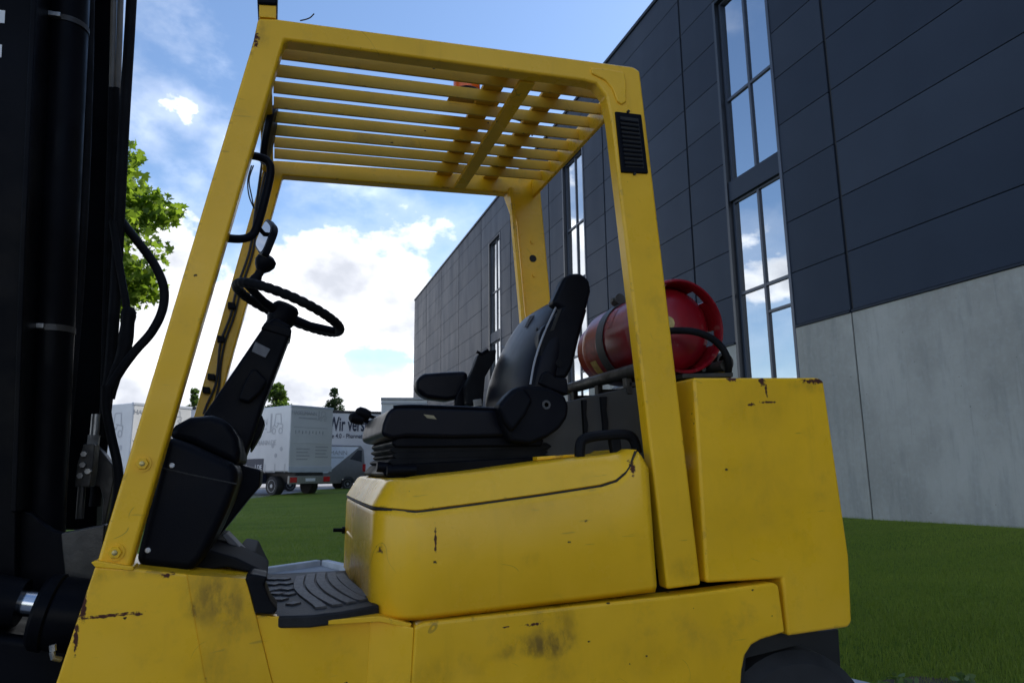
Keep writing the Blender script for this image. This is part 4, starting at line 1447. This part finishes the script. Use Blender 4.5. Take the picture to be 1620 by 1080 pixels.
# handle on the lid
hp = [LP(917, 722, .10), LP(918, 704, .10), LP(923, 695, .10), LP(940, 690, .10), (0, 0, 0), LP(988, 687, .10), LP(1000, 692, .10), LP(1006, 704, .10), LP(1008, 716, .10)]
hp[4] = LP(965, 687.5, .10)
tube('lid_handle', hp, 0.0155, 'black_rubber', lid, n=10, sm=5)
pprism('handle_foot', [(966, 690), (982, 690), (985, 716), (970, 717)], 0.095, 0.12, 'black_rubber', lid, bevel=0.004)
pprism('lid_hinge', [(850, 728), (912, 722), (912, 718), (850, 722)], 0.16, 0.20, 'paint_hood', lid, bevel=0.002)
# black catch at far side
tube('hood_catch', [LP(560, 838, .935), LP(541, 838, .935)], 0.013, 'black_plastic', fk, n=10)
tube('catch_pin', [LP(541, 838, .935), LP(527, 838, .935)], 0.007, 'black_plastic', fk, n=8)

# grey shroud and latches
sh = pprism('radiator_shroud', [(850, 650), (900, 634), (992, 613), (1025, 611), (1032, 725), (850, 732)], 0.285, 0.84, 'grey_shroud', fk, bevel=0.004)
for pts in ([(922, 632), (929, 632), (928, 655), (931, 672), (929, 692), (925, 692), (924, 672), (923, 655)], [(951, 627), (961, 627), (960, 648), (963, 668), (963, 690), (956, 690), (955, 668), (953, 648)]):
    pprism('rubber_latch', pts, 0.270, 0.287, 'black_rubber', sh, bevel=0.002)

# ---- gas cylinder carrier and cylinder
GU = L(1136, 520, .2).x - 0.155
GW = 1.616
br = tube('cylinder_carrier', [(1.150, 0.10, 1.474), (1.150, 0.93, 1.474)], 0.022, 'greasy_steel', fk, n=14)
tube('carrier_rail', [(GU + 0.11, 0.12, 1.475), (GU + 0.11, 0.90, 1.475)], 0.018, 'greasy_steel', br, n=12)
for v in (0.28, 0.5, 0.72):
    box('carrier_post', (1.14, v, 1.40), (1.16, v + 0.03, 1.46), 'greasy_steel', br, bevel=0.002)
    box('carrier_saddle', (1.15, v, 1.425), (GU + 0.12, v + 0.03, 1.440), 'greasy_steel', br, bevel=0.002)
# strap with buckle
sv, sfc = [], []
for k in range(37):
    a = k / 36 * 2 * math.pi
    for (r, vv) in ((0.1545, 0.462), (0.1575, 0.462), (0.1575, 0.518), (0.1545, 0.518)):
        sv.append((GU + r * math.cos(a), vv, GW + r * math.sin(a)))
for k in range(36):
    for j in range(4):
        sfc.append((k * 4 + j, k * 4 + (j + 1) % 4, k * 4 + 4 + (j + 1) % 4, k * 4 + 4 + j))
st = mk('retaining_strap', sv, sfc, 'grey_shroud', fk)
q = L(966, 480, .50)
lathe('strap_buckle', [(0.008, -0.022), (0.020, -0.022), (0.020, 0.022), (0.008, 0.022)], (GU - 0.065, 0.495, GW + 0.160), (0, 1, 0), 'greasy_steel', st, 14)
box('buckle_arm', (GU - 0.09, 0.485, GW + 0.15), (GU - 0.005, 0.505, GW + 0.166), 'greasy_steel', st, bevel=0.003)

gc = empty('gas_cylinder', (0, FD, 0), (0, -FA, 0))
tag(gc, 'red steel gas cylinder strapped across the back of the forklift', 'gas cylinder')
m, t, b = new_mat('red_paint')
f = obj_noise(t, 7, 6, 0.6)
col = mixc(t, maprange(t, f, 0.35, 0.7, 0, 1), (0.22, 0.004, 0.010), (0.33, 0.008, 0.016))
s1 = obj_noise(t, 30, 4, 0.6, stretch=(1, 0.3, 1))
col = mixc(t, maprange(t, s1, 0.64, 0.70, 0, 0.5), col, (0.30, 0.10, 0.08))
t.links.new(col, b.inputs['Base Color'])
b.inputs['Roughness'].default_value = 0.3
simple('label_yellow', (0.62, 0.42, 0.10), 0.5, var=0.2, nscale=60)
simple('label_red_dark', (0.30, 0.03, 0.02), 0.5, var=0.25, nscale=60)
prof = [(0.012, 0.195), (0.06, 0.199), (0.104, 0.209), (0.136, 0.230), (0.150, 0.262), (0.152, 0.30), (0.152, 0.62), (0.150, 0.65), (0.135, 0.685), (0.105, 0.705), (0.06, 0.718), (0.012, 0.72)]
lathe('cylinder_body', prof, (GU, 0, GW), (0, 1, 0), 'red_paint', gc, 48)
# guard ring round the valve, held off by struts
rv, rf = [], []
prof2 = [(0.148, 0.186), (0.153, 0.176), (0.160, 0.178), (0.163, 0.188), (0.162, 0.222), (0.153, 0.223)]
for k in range(48):
    a = 2 * math.pi * k / 48
    for (r, vv) in prof2:
        rv.append((GU + r * math.cos(a), vv, GW + r * math.sin(a)))
for k in range(48):
    for j in range(6):
        rf.append((k * 6 + j, k * 6 + (j + 1) % 6, ((k + 1) % 48) * 6 + (j + 1) % 6, ((k + 1) % 48) * 6 + j))
co = mk('collar', rv, rf, 'red_paint', gc)
for k in range(6):
    a = 2 * math.pi * (k + 0.3) / 6
    gs_ = []
    for da in (-0.34, 0.0, 0.34):
        x, z = math.cos(a + da), math.sin(a + da)
        gs_.append([(GU + r * x, vv, GW + r * z) for (r, vv) in ((0.153, 0.210), (0.160, 0.210), (0.155, 0.29), (0.148, 0.28))])
    v_, f_ = loft_g(gs_)
    mk('collar_strut', v_, f_, 'red_paint', co)
for (a0, a1, vv0, vv1, mt) in ((3.55, 4.15, 0.56, 0.61, 'label_yellow'), (3.0, 3.5, 0.54, 0.62, 'label_red_dark'), (2.4, 2.9, 0.40, 0.46, 'label_red_dark')):
    V, F = [], []
    for k in range(9):
        a = a0 + (a1 - a0) * k / 8
        for vv in (vv0, vv1):
            V.append((GU + 0.1528 * math.cos(a), vv, GW + 0.1528 * math.sin(a)))
    F = [(2 * k, 2 * k + 1, 2 * k + 3, 2 * k + 2) for k in range(8)]
    mk('label', V, F, mt, gc)
lathe('foot_ring', [(0.10, 0.70), (0.125, 0.70), (0.125, 0.755), (0.118, 0.76), (0.10, 0.755)], (GU, 0, GW), (0, 1, 0), 'red_paint', gc, 32)
lathe('valve', [(0.012, 0.14), (0.022, 0.14), (0.022, 0.17), (0.014, 0.175), (0.014, 0.25)], (GU - 0.075, 0, GW), (0, 1, 0), 'yellow_zinc', gc, 12)
tube('gas_hose', [(GU - 0.075, 0.155, GW), LP(1040, 526, .13), LP(1065, 523, .12), LP(1095, 524, .10), LP(1120, 532, .10), LP(1138, 545, .10), LP(1149, 562, .10), LP(1153, 580, .11), LP(1150, 600, .14)], 0.0115, 'black_rubber', gc, n=12, sm=6)
# vaporiser / muffler end beside it
q = L(1142, 574, .22)
mu = lathe('exhaust_end', [(0.022, 0.10), (0.026, 0.0), (0.033, 0.0), (0.036, 0.015), (0.036, 0.30), (0.02, 0.31)], (q.x, .20, q.z), (0, 1, 0), 'greasy_steel', fk, 20)
for (x, y) in ((1108, 585), (1122, 578)):
    qq = L(x, y, .2)
    lathe('clamp_bolt', [(0.003, -0.02), (0.010, -0.02), (0.010, 0.03)], (qq.x, .2, qq.z), (0, 1, 0), 'greasy_steel', fk, 6)
pprism('clamp_plate', [(1104, 598), (1120, 560), (1132, 556), (1140, 590), (1140, 598)], 0.26, 0.29, 'greasy_steel', fk, bevel=0.003)

# ---- floor
FW = 0.862
mp_ = [LW(x, y, FW) for x, y in [(404, 975), (440, 974), (490, 973), (540, 967), (600, 956), (548, 908), (512, 903), (470, 907), (428, 909)]]
poly = [(p_.x, p_.y) for p_ in mp_]


def plan(name, pts, z0, z1, mat, parent, bevel=0.003, seg=2):
    if area2(pts) < 0: pts = pts[::-1]
    n_ = len(pts)
    v_ = [(a, b_, z0) for a, b_ in pts] + [(a, b_, z1) for a, b_ in pts]
    f_ = [tuple(range(n_ - 1, -1, -1)), tuple(range(n_, 2 * n_))] + [(i, (i + 1) % n_, n_ + (i + 1) % n_, n_ + i) for i in range(n_)]
    return mk(name, v_, f_, mat, parent, bevel=bevel, seg=seg)


fm = plan('floor_mat', poly, FW - 0.028, FW, 'mat_dark', fk, 0.006, 3)


def mat_strip(name, line, wid, mat='mat_worn', h=0.005):
    P = spline([LW(x, y, FW) for x, y in line], 5)
    V_, F_ = [], []
    for i, p_ in enumerate(P):
        d = P[min(i + 1, len(P) - 1)] - P[max(i - 1, 0)]
        s = Vector((d.y, -d.x, 0)).normalized() * wid / 2
        for (k, z) in ((1.0, FW - 0.002), (0.86, FW + h), (-0.86, FW + h), (-1.0, FW - 0.002)):
            V_.append((p_.x + s.x * k, p_.y + s.y * k, z))
    m_ = len(P)
    for i in range(m_ - 1):
        for j in range(3):
            F_.append((i * 4 + j, i * 4 + j + 1, i * 4 + j + 5, i * 4 + j + 4))
    F_ += [(0, 3, 2, 1), ((m_ - 1) * 4, (m_ - 1) * 4 + 1, (m_ - 1) * 4 + 2, (m_ - 1) * 4 + 3)]
    return mk(name, V_, F_, mat, fm, angle=25)


for ln in ([(476, 912), (472, 928), (480, 940), (500, 955), (508, 962)], [(493, 909), (490, 925), (502, 940), (525, 954), (534, 958)], [(509, 907), (508, 920), (522, 936), (548, 951), (556, 954)],
           [(524, 907), (528, 920), (545, 935), (566, 947), (576, 950)], [(537, 909), (548, 922), (566, 936), (584, 945)]):
    mat_strip('rib', ln, 0.030)
for i, (x, y, w_) in enumerate([(432, 916, 14), (449, 916, 12), (430, 924, 20), (452, 923, 14), (433, 932, 18), (455, 932, 14), (437, 939, 17), (457, 940, 12), (442, 948, 18), (464, 955, 12), (425, 935, 6)]):
    mat_strip('tread_block', [(x - w_ / 2, y), (x + w_ / 2, y + 1)], 0.030, h=0.0045)
# wall of the mat up to the fender, toe board and pedal
pprism('mat_wall', [(387, 914), (398, 945), (403, 970), (432, 972), (440, 964), (428, 950), (418, 925), (424, 912), (398, 907)], 0.015, 0.12, 'black_rubber', fk, bevel=0.006, seg=3)
pprism('toe_board', [(300, 905), (395, 908), (424, 912), (418, 902), (404, 872), (382, 868), (372, 880), (330, 840), (280, 830)], 0.40, 0.74, 'toe_rubber', fk, bevel=0.006)
pprism('toe_corner', [(300, 905), (360, 897), (398, 906), (424, 911), (412, 900), (375, 882), (300, 860)], 0.12, 0.40, 'toe_rubber', fk, bevel=0.006)
pd = pprism('pedal', [(350, 846), (358, 842), (392, 878), (390, 886), (383, 888)], 0.36, 0.46, 'pedal_grey', fk, bevel=0.004)
for i in range(6):
    f = i / 5.5
    x, y = 354 + 32 * f, 841.5 + 34.5 * f
    pprism('pedal_ridge', [(x, y + 1.5), (x + 2.6, y + 4.2), (x + 3.4, y + 3.2), (x + .8, y + .6)], 0.365, 0.455, 'mat_worn', pd, bevel=0.001, seg=1)

# ---- dashboard and steering
ds = pprism('dashboard', [(262, 688), (303, 702), (366, 731), (377, 742), (375, 764), (362, 802), (342, 845), (322, 884), (302, 906), (212, 895)], 0.055, 0.34, 'black_plastic', fk, bevel=0.022, seg=5)
pprism('dash_seam', [(250, 737), (300, 749), (374, 764), (374, 766), (300, 751), (249.5, 739)], 0.0535, 0.07, 'gasket', ds, bevel=0)
pprism('dash_top', [(262, 690), (276, 672), (300, 659), (335, 656), (360, 664), (376, 690), (380, 715), (378, 738), (303, 702)], 0.11, 0.56, 'black_plastic', ds, bevel=0.02, seg=4)
pprism('dash_console', [(372, 733), (413, 743), (411, 770), (393, 790), (345, 850), (336, 850), (360, 790)], 0.34, 0.66, 'black_plastic', ds, bevel=0.008, seg=3)
for (x, y) in ((272, 736), (234, 870)):
    lathe('rivet', [(0.001, -0.004), (0.005, -0.0035), (0.0066, 0.001)], LP(x, y, .055), (0, 1, 0), 'rivet_white', ds, 12)
colm = pprism('steering_column', [(419, 512), (436, 500), (461, 514), (459, 530), (419, 634), (400, 692), (385, 730), (300, 700), (322, 655)], 0.435, 0.555, 'black_plastic', fk, bevel=0.014, seg=4)
pprism('column_cap', [(412, 520), (420, 508), (462, 520), (459, 534)], 0.430, 0.560, 'black_plastic', colm, bevel=0.006, seg=3)
pprism('lever_housing', [(396, 586), (404, 581), (424, 602), (412, 620), (394, 637), (376, 632), (384, 608)], 0.405, 0.445, 'black_plastic', colm, bevel=0.01, seg=3)
pprism('key_panel', [(404, 540), (428, 552), (420, 566), (398, 556)], 0.430, 0.437, 'label_grey', colm, bevel=0.002)
pprism('lower_knuckle', [(398, 700), (405, 660), (414, 655), (419, 668), (412, 688), (404, 702), (395, 716)], 0.50, 0.62, 'black_plastic', colm, bevel=0.012, seg=3)
SWC = Vector((0.065, 0.49, 1.704))
ta = math.radians(23)
sn = Vector((math.sin(ta), 0, math.cos(ta)))
sx_ = Vector((math.cos(ta), 0, -math.sin(ta)))
sy_ = Vector((0, 1, 0))
ring = [SWC + sx_ * (0.171 * math.cos(2 * math.pi * k / 120)) + sy_ * (0.171 * math.sin(2 * math.pi * k / 120)) for k in range(120)]
sw = tube('steering_wheel', ring, [0.0142 + (0.0012 if k % 3 else -0.0010) for k in range(120)], 'black_rubber', fk, n=12, closed=True)
hub = Vector((0.046, 0.49, 1.682))
for a in (0.2, 1.95, 3.75):
    e_ = SWC + sx_ * (0.168 * math.cos(a)) + sy_ * (0.168 * math.sin(a))
    tube('spoke', [hub, (hub + e_) / 2 - sn * 0.008, e_], [0.017, 0.014, 0.012], 'black_plastic', sw, n=10)
lathe('hub', [(0.036, -0.075), (0.038, -0.03), (0.043, -0.02), (0.042, 0.026), (0.034, 0.036), (0.005, 0.038)], hub, sn, 'black_plastic', sw, 24)
kb = L(405, 441, .49)
kd = (L(424, 408, .49) - kb).normalized()
lathe('spinner_knob', [(0.020, -0.012), (0.018, 0.0), (0.013, 0.015), (0.014, 0.028), (0.026, 0.042), (0.033, 0.058), (0.031, 0.074), (0.018, 0.084), (0.003, 0.086)], kb, kd, 'black_plastic', sw, 20)

# ---- seat
cu = pprism('seat', [(603, 688), (606, 670), (614, 650), (626, 642), (660, 642), (786, 646), (806, 652), (814, 690), (720, 693), (645, 691), (620, 695)], 0.24, 0.74, 'black_vinyl', fk, bevel=0.032, seg=6)
pprism('seat_pan', [(630, 690), (820, 690), (862, 694), (858, 706), (626, 708), (618, 700)], 0.255, 0.725, 'black_plastic', cu, bevel=0.008)
for i, (xa, xb, y0_, y1_) in enumerate(((624, 866, 706, 717), (628, 860, 715, 727), (622, 868, 725, 736))):
    pprism('bellows_fold', [(xa, y0_), (xb, y0_ - 6), (xb + 8, (y0_ + y1_) / 2 - 6), (xb, y1_ - 6), (xa, y1_), (xa - 8, (y0_ + y1_) / 2)], 0.265, 0.715, 'black_rubber', cu, bevel=0.004, seg=3)
pprism('seat_base', [(606, 750), (618, 757), (650, 758), (850, 730), (850, 722), (618, 735)], 0.255, 0.735, 'black_steel', cu, bevel=0.004)
tube('adjust_knob', [LP(612, 744, .235), LP(658, 743, .235)], 0.013, 'black_plastic', cu, n=12)
tube('adjust_knob', [LP(596, 738, .29), LP(626, 740, .29)], 0.015, 'black_plastic', cu, n=12)
pprism('seat_tag', [(670, 655), (686, 657), (691, 663), (676, 661)], 0.238, 0.243, 'tag_yellow', cu, bevel=0)
tube('seat_piping', [LP(622, 643, .243), LP(650, 641.5, .243), LP(700, 643, .243), LP(785, 646.5, .243)], 0.004, 'black_vinyl', cu, n=8, sm=3)
# backrest: rings up the height
fu = [(q.x, q.z) for q in (L(x, y, .27) for x, y in [(826, 660), (829, 610), (836, 575), (848, 540), (864, 505), (882, 474)])]
rings = []
hws = [0.255, 0.258, 0.255, 0.250, 0.242, 0.220]
deps = [0.10, 0.115, 0.115, 0.105, 0.09, 0.065]
for i, ((uf, wf), hw, dp) in enumerate(zip(fu, hws, deps)):
    ring = []
    for k in range(40):
        a = 2 * math.pi * k / 40
        ca, sa = math.cos(a), math.sin(a)
        ex = 0.5
        x = math.copysign(abs(ca) ** ex, ca); y = math.copysign(abs(sa) ** ex, sa)
        uu = uf + dp * 0.5 + x * dp * 0.5
        # hollow for the back
        if x < 0: uu -= (0.030 - 0.004 * i) * (1 - y * y)
        ring.append((uu, 0.49 + y * hw, wf + 0.0 * x))
    rings.append(ring)
cuu = rings[-1]
cx = sum(p_[0] for p_ in cuu) / 40; cz = cuu[0][2]
rings.append([(cx + (p_[0] - cx) * 0.6 + 0.012, 0.49 + (p_[1] - 0.49) * 0.80, cz + 0.022) for p_ in cuu])
v_, f_ = loft_g(rings)
bk = mk('backrest', v_, f_, 'black_vinyl', fk, sub=1)
tube('backrest_piping', [(a + 0.008, 0.49 - h_ * 0.995, b_) for (a, b_), h_ in zip(fu, hws)][1:], 0.0035, 'seat_piping', bk, n=8, sm=5)
q0, q1 = L(842, 498, .42), L(868, 500, .42)
pprism('backrest_badge', [(829, 518), (838, 500), (868, 492), (858, 514)], 0.44, 0.445, 'label_grey', bk, bevel=0.001)
tube('stitch_seam', [(interp([(b_, a) for a, b_ in fu], 1.60 + 0.018 * math.sin(abs(s) * 3)) + 0.004 - 0.002, 0.49 + s * 0.19, 1.575 + 0.05 * s * s) for s in (-1, -.7, -.35, 0, .35, .7, 1)], 0.003, 'label_grey', bk, n=6, sm=4)
SHELL = [(893, 438), (903, 432), (920, 431), (934, 443), (936, 460), (918, 530), (906, 580), (897, 598), (880, 600), (856, 580), (852, 560), (854, 530), (860, 515), (872, 508), (888, 487), (874, 479)]
BACKP = [(893, 478), (905, 478), (930, 488), (918, 530), (906, 580), (897, 598), (884, 598), (888, 560), (898, 510)]
shl = pprism('back_shell', BACKP, 0.300, 0.690, 'black_plastic', fk, bevel=0.010, seg=3)
pprism('shell_wing', SHELL, 0.242, 0.300, 'black_plastic', shl, bevel=0.014, seg=4)
pprism('shell_recess', [(884, 490), (889, 488), (876, 522), (870, 524)], 0.239, 0.25, 'gasket', shl, bevel=0)
lathe('shell_button', [(0.002, -0.004), (0.012, -0.004), (0.013, 0.004)], LP(884, 574, .241), (0, 1, 0), 'black_rubber', shl, 16)
HIP = [(787, 642), (800, 626), (815, 612), (833, 609), (868, 612), (895, 625), (901, 642), (899, 660), (886, 678), (868, 691), (838, 703), (808, 699), (795, 672)]
hp_ = pprism('hip_cover', HIP, 0.205, 0.262, 'black_plastic', fk, bevel=0.014, seg=4)
pprism('hip_boss', [(788, 642), (801, 626), (816, 612), (830, 611), (845, 632), (834, 655), (812, 684), (799, 668)], 0.178, 0.215, 'black_plastic', hp_, bevel=0.014, seg=4)
lathe('pivot_bolt', [(0.003, -0.001), (0.007, -0.001), (0.007, -0.003), (0.014, -0.003), (0.015, 0.004)], LP(864, 640, .206), (0, 1, 0), 'grey_shroud', hp_, 18)
pprism('recline_joint', [(858, 590), (868, 585), (880, 596), (898, 598), (900, 625), (868, 614), (852, 606)], 0.225, 0.30, 'black_plastic', hp_, bevel=0.006)
pprism('armrest', [(658, 608), (661, 597), (672, 590), (700, 588), (740, 586), (742, 600), (736, 628), (708, 634), (674, 630), (660, 619)], 0.745, 0.815, 'black_vinyl', fk, bevel=0.018, seg=4)
pprism('armrest_arm', [(718, 646), (722, 625), (735, 600), (762, 606), (758, 646)], 0.735, 0.76, 'black_plastic', fk, bevel=0.006)
bl = pprism('seat_belt', [(738, 640), (736, 610), (748, 585), (756, 562), (762, 556), (786, 552), (784, 568), (768, 596), (764, 643)], 0.66, 0.70, 'black_rubber', fk, bevel=0.006)
tube('belt_tongue', [LP(754, 556, .66), LP(762, 560, .66), LP(772, 553, .66)], 0.006, 'black_plastic', bl, n=8)
pprism('belt_buckle', [(748, 632), (762, 630), (764, 642), (750, 644)], 0.655, 0.69, 'zinc', bl, bevel=0.003)
for (pa, pb) in (((600, 672), (562, 661)), ((602, 664), (572, 653))):
    A_, B_ = L(*pa, .80), L(*pb, .80)
    d = (B_ - A_).normalized()
    tube('hydraulic_lever', [A_ + Vector((0.05, 0, -0.08)), A_, B_], 0.007, 'black_steel', fk, n=8)
    lathe('lever_knob', [(0.008, -0.035), (0.018, -0.03), (0.022, -0.008), (0.020, 0.012), (0.010, 0.022), (0.002, 0.024)], B_, d, 'black_plastic', fk, 16)

# ---- wheels
rw = lathe('rear_wheel', [(0.19, 0.0), (0.27, 0.0), (0.303, 0.03), (0.31, 0.10), (0.303, 0.20), (0.27, 0.23), (0.15, 0.23)], (1.505, 0.045, 0.295), (0, 1, 0), 'tyre_rubber', fk, 48)
lathe('rim', [(0.02, 0.03), (0.09, 0.03), (0.10, 0.05), (0.17, 0.06), (0.18, 0.01), (0.192, 0.004), (0.192, 0.1)], (1.505, 0.045, 0.295), (0, 1, 0), 'paint_body', rw, 32)
rw2 = rw.copy(); COL.objects.link(rw2); rw2.parent = fk; rw2.location = (0, 0.65, 0)
fw = lathe('front_wheel', [(0.22, 0.0), (0.32, 0.0), (0.355, 0.04), (0.36, 0.12), (0.355, 0.24), (0.32, 0.28), (0.15, 0.28)], (-0.62, -0.06, 0.38), (0, 1, 0), 'tyre_rubber', fk, 48)
lathe('rim', [(0.02, 0.05), (0.1, 0.05), (0.11, 0.08), (0.2, 0.09), (0.21, 0.01), (0.222, 0.004), (0.222, 0.1)], (-0.62, -0.06, 0.38), (0, 1, 0), 'paint_body', fw, 32)
fw2 = fw.copy(); COL.objects.link(fw2); fw2.parent = fk; fw2.location = (0, 0.80, 0)
pprism('wheel_arch_liner', [(1176, 1060), (1182, 1036), (1196, 1018), (1240, 1005), (1326, 995), (1330, 1060), (1340, 1250), (1170, 1250)], 0.30, 0.60, 'gasket', fk, bevel=0)

# ---- mast
ms = pprism('mast', [(-260, -420), (62, -420), (58, 0), (40, 400), (26, 810), (20, 1150), (-260, 1150)], 0.20, 0.235, 'black_steel', fk, bevel=0.006)
pprism('channel_flange', [(52, -420), (62, -420), (58, 0), (40, 400), (26, 810), (16, 810), (30, 400), (48, 0)], 0.17, 0.30, 'black_steel', ms, bevel=0.004)
cyl = lathe('lift_cylinder', [(0.02, -0.1), (0.053, -0.1), (0.053, 2.3), (0.03, 2.3), (0.03, 2.6)], LP(66, 815, .33), L(106, 45, .33) - L(66, 815, .33), 'black_steel', ms, 28)
ax = (L(106, 45, .33) - L(66, 815, .33)).normalized()
for (x, y) in ((106, 45), (81, 523)):
    q = L(x, y, .33)
    cl = lathe('hose_clamp', [(0.0535, -0.008), (0.0555, -0.008), (0.0555, 0.008), (0.0535, 0.008)], q, ax, 'greasy_steel', cyl, 30)
    box('clamp_screw', (q.x - 0.035, q.y - 0.064, q.z - 0.006), (q.x + 0.0, q.y - 0.052, q.z + 0.008), 'zinc', cl, bevel=0.002)
# pipe beside it
tube('cylinder_pipe', [LP(132, -300, .36), LP(122, 100, .36), LP(112, 400, .36), LP(100, 600, .36), LP(70, 790, .36)], 0.014, 'black_steel', ms, n=12, sm=4)
tube('cylinder_pipe', [LP(146, -300, .40), LP(140, 100, .40), LP(128, 400, .40), LP(108, 640, .40), LP(84, 800, .40)], 0.014, 'black_rubber', ms, n=12, sm=4)
# chain: alternating plates
ca_, cb_ = L(63, -60, .27), L(36, 640, .27)
nl = 92
for k in range(nl):
    pass
gs = []
dch = (cb_ - ca_) / nl
for k in range(nl):
    c0 = ca_ + dch * k
    wv_ = 0.013 if k % 2 else 0.008
    dz = abs(dch.z) * 0.56
    gs.append(box_g((c0.x - 0.005, c0.y - wv_, c0.z - dz), (c0.x + 0.005, c0.y + wv_, c0.z + dz)))
v_, f_ = merge(*gs)
chn = mk('chain', v_, f_, 'greasy_steel', ms, bevel=0.002, seg=1)
# inner channel and far upright
pprism('inner_channel', [(-200, -420), (132, -420), (126, 0), (110, 400), (88, 838), (-200, 838)], 0.42, 0.46, 'black_steel', ms, bevel=0.006)
pprism('far_upright', [(-160, -420), (184, -420), (178, 0), (166, 400), (152, 838), (-160, 838)], 0.74, 0.86, 'black_steel', ms, bevel=0.008)
pprism('cross_member', [(-160, -190), (170, -190), (170, -150), (-160, -150)], 0.46, 0.74, 'black_steel', ms, bevel=0.006)
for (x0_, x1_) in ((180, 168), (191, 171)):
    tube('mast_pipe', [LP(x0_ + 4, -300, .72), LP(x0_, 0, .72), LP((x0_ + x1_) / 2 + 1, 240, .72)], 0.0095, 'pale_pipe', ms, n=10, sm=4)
    tube('hose_and_shaded_pipe', [LP((x0_ + x1_) / 2 + 3, 140, .715), LP((x0_ + x1_) / 2 + 1, 240, .715), LP(x1_ + 1, 450, .715), LP(x1_ - 4, 645, .715)], 0.0115, 'black_rubber', ms, n=10, sm=4)  # black sleeve added over the pale pipe, standing in for the mast's shade
tube('hose_and_shaded_pipe', [LP(222, -300, .60), LP(208, 0, .60), LP(196, 200, .60), LP(186, 400, .60), LP(176, 560, .60), LP(166, 660, .60), LP(150, 800, .62)], 0.0165, 'black_rubber', ms, n=12, sm=5)
tube('loop_hose', [LP(178, 330, .62), LP(194, 352, .62), LP(220, 385, .60), LP(244, 418, .58), LP(259, 455, .56), LP(257, 490, .55), LP(240, 525, .54), (0, 0, 0), LP(186, 600, .52), LP(168, 632, .52), LP(150, 690, .52)][:7] + [LP(213, 556, .53), LP(188, 590, .52), LP(170, 625, .52), LP(160, 690, .52)], 0.0135, 'black_rubber', ms, n=12, sm=6)
tube('loop_hose', [LP(178, 350, .58), LP(189, 420, .57), LP(199, 478, .56), LP(202, 500, .56)], 0.011, 'black_rubber', ms, n=12, sm=6)
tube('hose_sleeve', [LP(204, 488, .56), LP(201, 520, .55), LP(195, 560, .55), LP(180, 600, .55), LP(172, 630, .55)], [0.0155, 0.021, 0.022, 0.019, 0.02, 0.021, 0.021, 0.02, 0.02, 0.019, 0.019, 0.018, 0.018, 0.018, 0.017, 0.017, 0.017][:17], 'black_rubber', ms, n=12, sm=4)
tube('loop_hose', [LP(168, 610, .5), LP(168, 645, .5), LP(176, 690, .5), LP(186, 735, .5), LP(187, 770, .5), LP(180, 815, .5), LP(165, 850, .5)], 0.0125, 'black_rubber', ms, n=12, sm=6)
# fittings
tube('hose_fitting', [LP(152, 655, .48), LP(149, 690, .48)], 0.012, 'zinc', ms, n=12)
tube('hose_fitting', [LP(149, 688, .48), LP(147, 704, .48)], 0.016, 'zinc', ms, n=6)
vb_ = pprism('valve_block', [(132, 702), (150, 702), (146, 745), (142, 770), (118, 770), (122, 735)], 0.44, 0.50, 'zinc', ms, bevel=0.003)
vb_.data.materials[0] = MATS['greasy_steel']
for (x, y) in ((134, 718), (132, 735), (128, 752), (140, 745)):
    lathe('block_screw', [(0.002, -0.012), (0.008, -0.012), (0.009, 0.003)], LP(x, y, .44), (0, 1, 0), 'zinc', vb_, 6)
tube('block_pipe', [LP(130, 765, .45), LP(126, 820, .45)], 0.010, 'greasy_steel', ms, n=10)
pprism('mast_bracket', [(150, 702), (160, 712), (178, 735), (180, 760), (172, 800), (166, 830), (160, 830), (163, 790), (158, 770), (140, 765), (146, 725)], 0.55, 0.60, 'greasy_steel', ms, bevel=0.004)
pprism('mast_sticker', [(119, 228), (128, 226), (127, 262), (118, 262)], 0.325, 0.33, 'label_grey', ms, bevel=0)
# white painted marks at the frame edge of the channel
pprism('lettering', [(-36, 12), (8, 17), (7, 37), (-36, 32)], 0.1985, 0.2005, 'rivet_white', ms, bevel=0)
pprism('lettering', [(-40, 66), (3, 71), (2, 91), (-40, 86)], 0.1985, 0.2005, 'rivet_white', ms, bevel=0)
# tilt anchor plate, tilt cylinder
pprism('anchor_plate', [(-200, 812), (0, 808), (30, 806), (50, 812), (68, 828), (82, 838), (96, 842), (130, 838), (166, 828), (162, 893), (138, 935), (60, 960), (-200, 960)], 0.24, 0.27, 'black_steel', fk, bevel=0.004)
pprism('anchor_web', [(96, 843), (166, 829), (162, 893), (140, 930), (104, 930)], 0.20, 0.24, 'greasy_steel', fk, bevel=0.004)
ax0 = L(62, 968, .07); ax1 = L(170, 985, .07)
td = (L(170, 966, .07) - L(40, 951, .07)).normalized()
o0 = L(62, 966, .13)
tcy = lathe('tilt_cylinder', [(0.03, 0.0), (0.074, 0.0), (0.082, 0.008), (0.084, 0.03), (0.078, 0.034), (0.080, 0.04), (0.080, 0.20), (0.03, 0.20)], o0, td, 'black_steel', fk, 36)
lathe('piston_rod', [(0.028, -0.06), (0.028, 0.02)], L(56, 955, .13), td, 'chrome', tcy, 24)
o1 = L(28, 950, .06)
lathe('rod_clevis', [(0.02, -0.30), (0.052, -0.30), (0.054, -0.06), (0.050, 0.0), (0.02, 0.0)], L(36, 953, .13), td, 'black_steel', tcy, 28)
tube('grease_nipple', [LP(83, 1019, 0.04), LP(84, 1029, 0.04)], 0.007, 'zinc', tcy, n=8)
tube('grease_nipple', [LP(82, 1030, .04), LP(84, 1040, .04), LP(96, 1042, .05)], 0.006, 'zinc', tcy, n=8)
pprism('axle_housing', [(-200, 980), (60, 1010), (120, 1020), (110, 1250), (-200, 1250)], 0.10, 0.70, 'black_steel', fk, bevel=0.02)
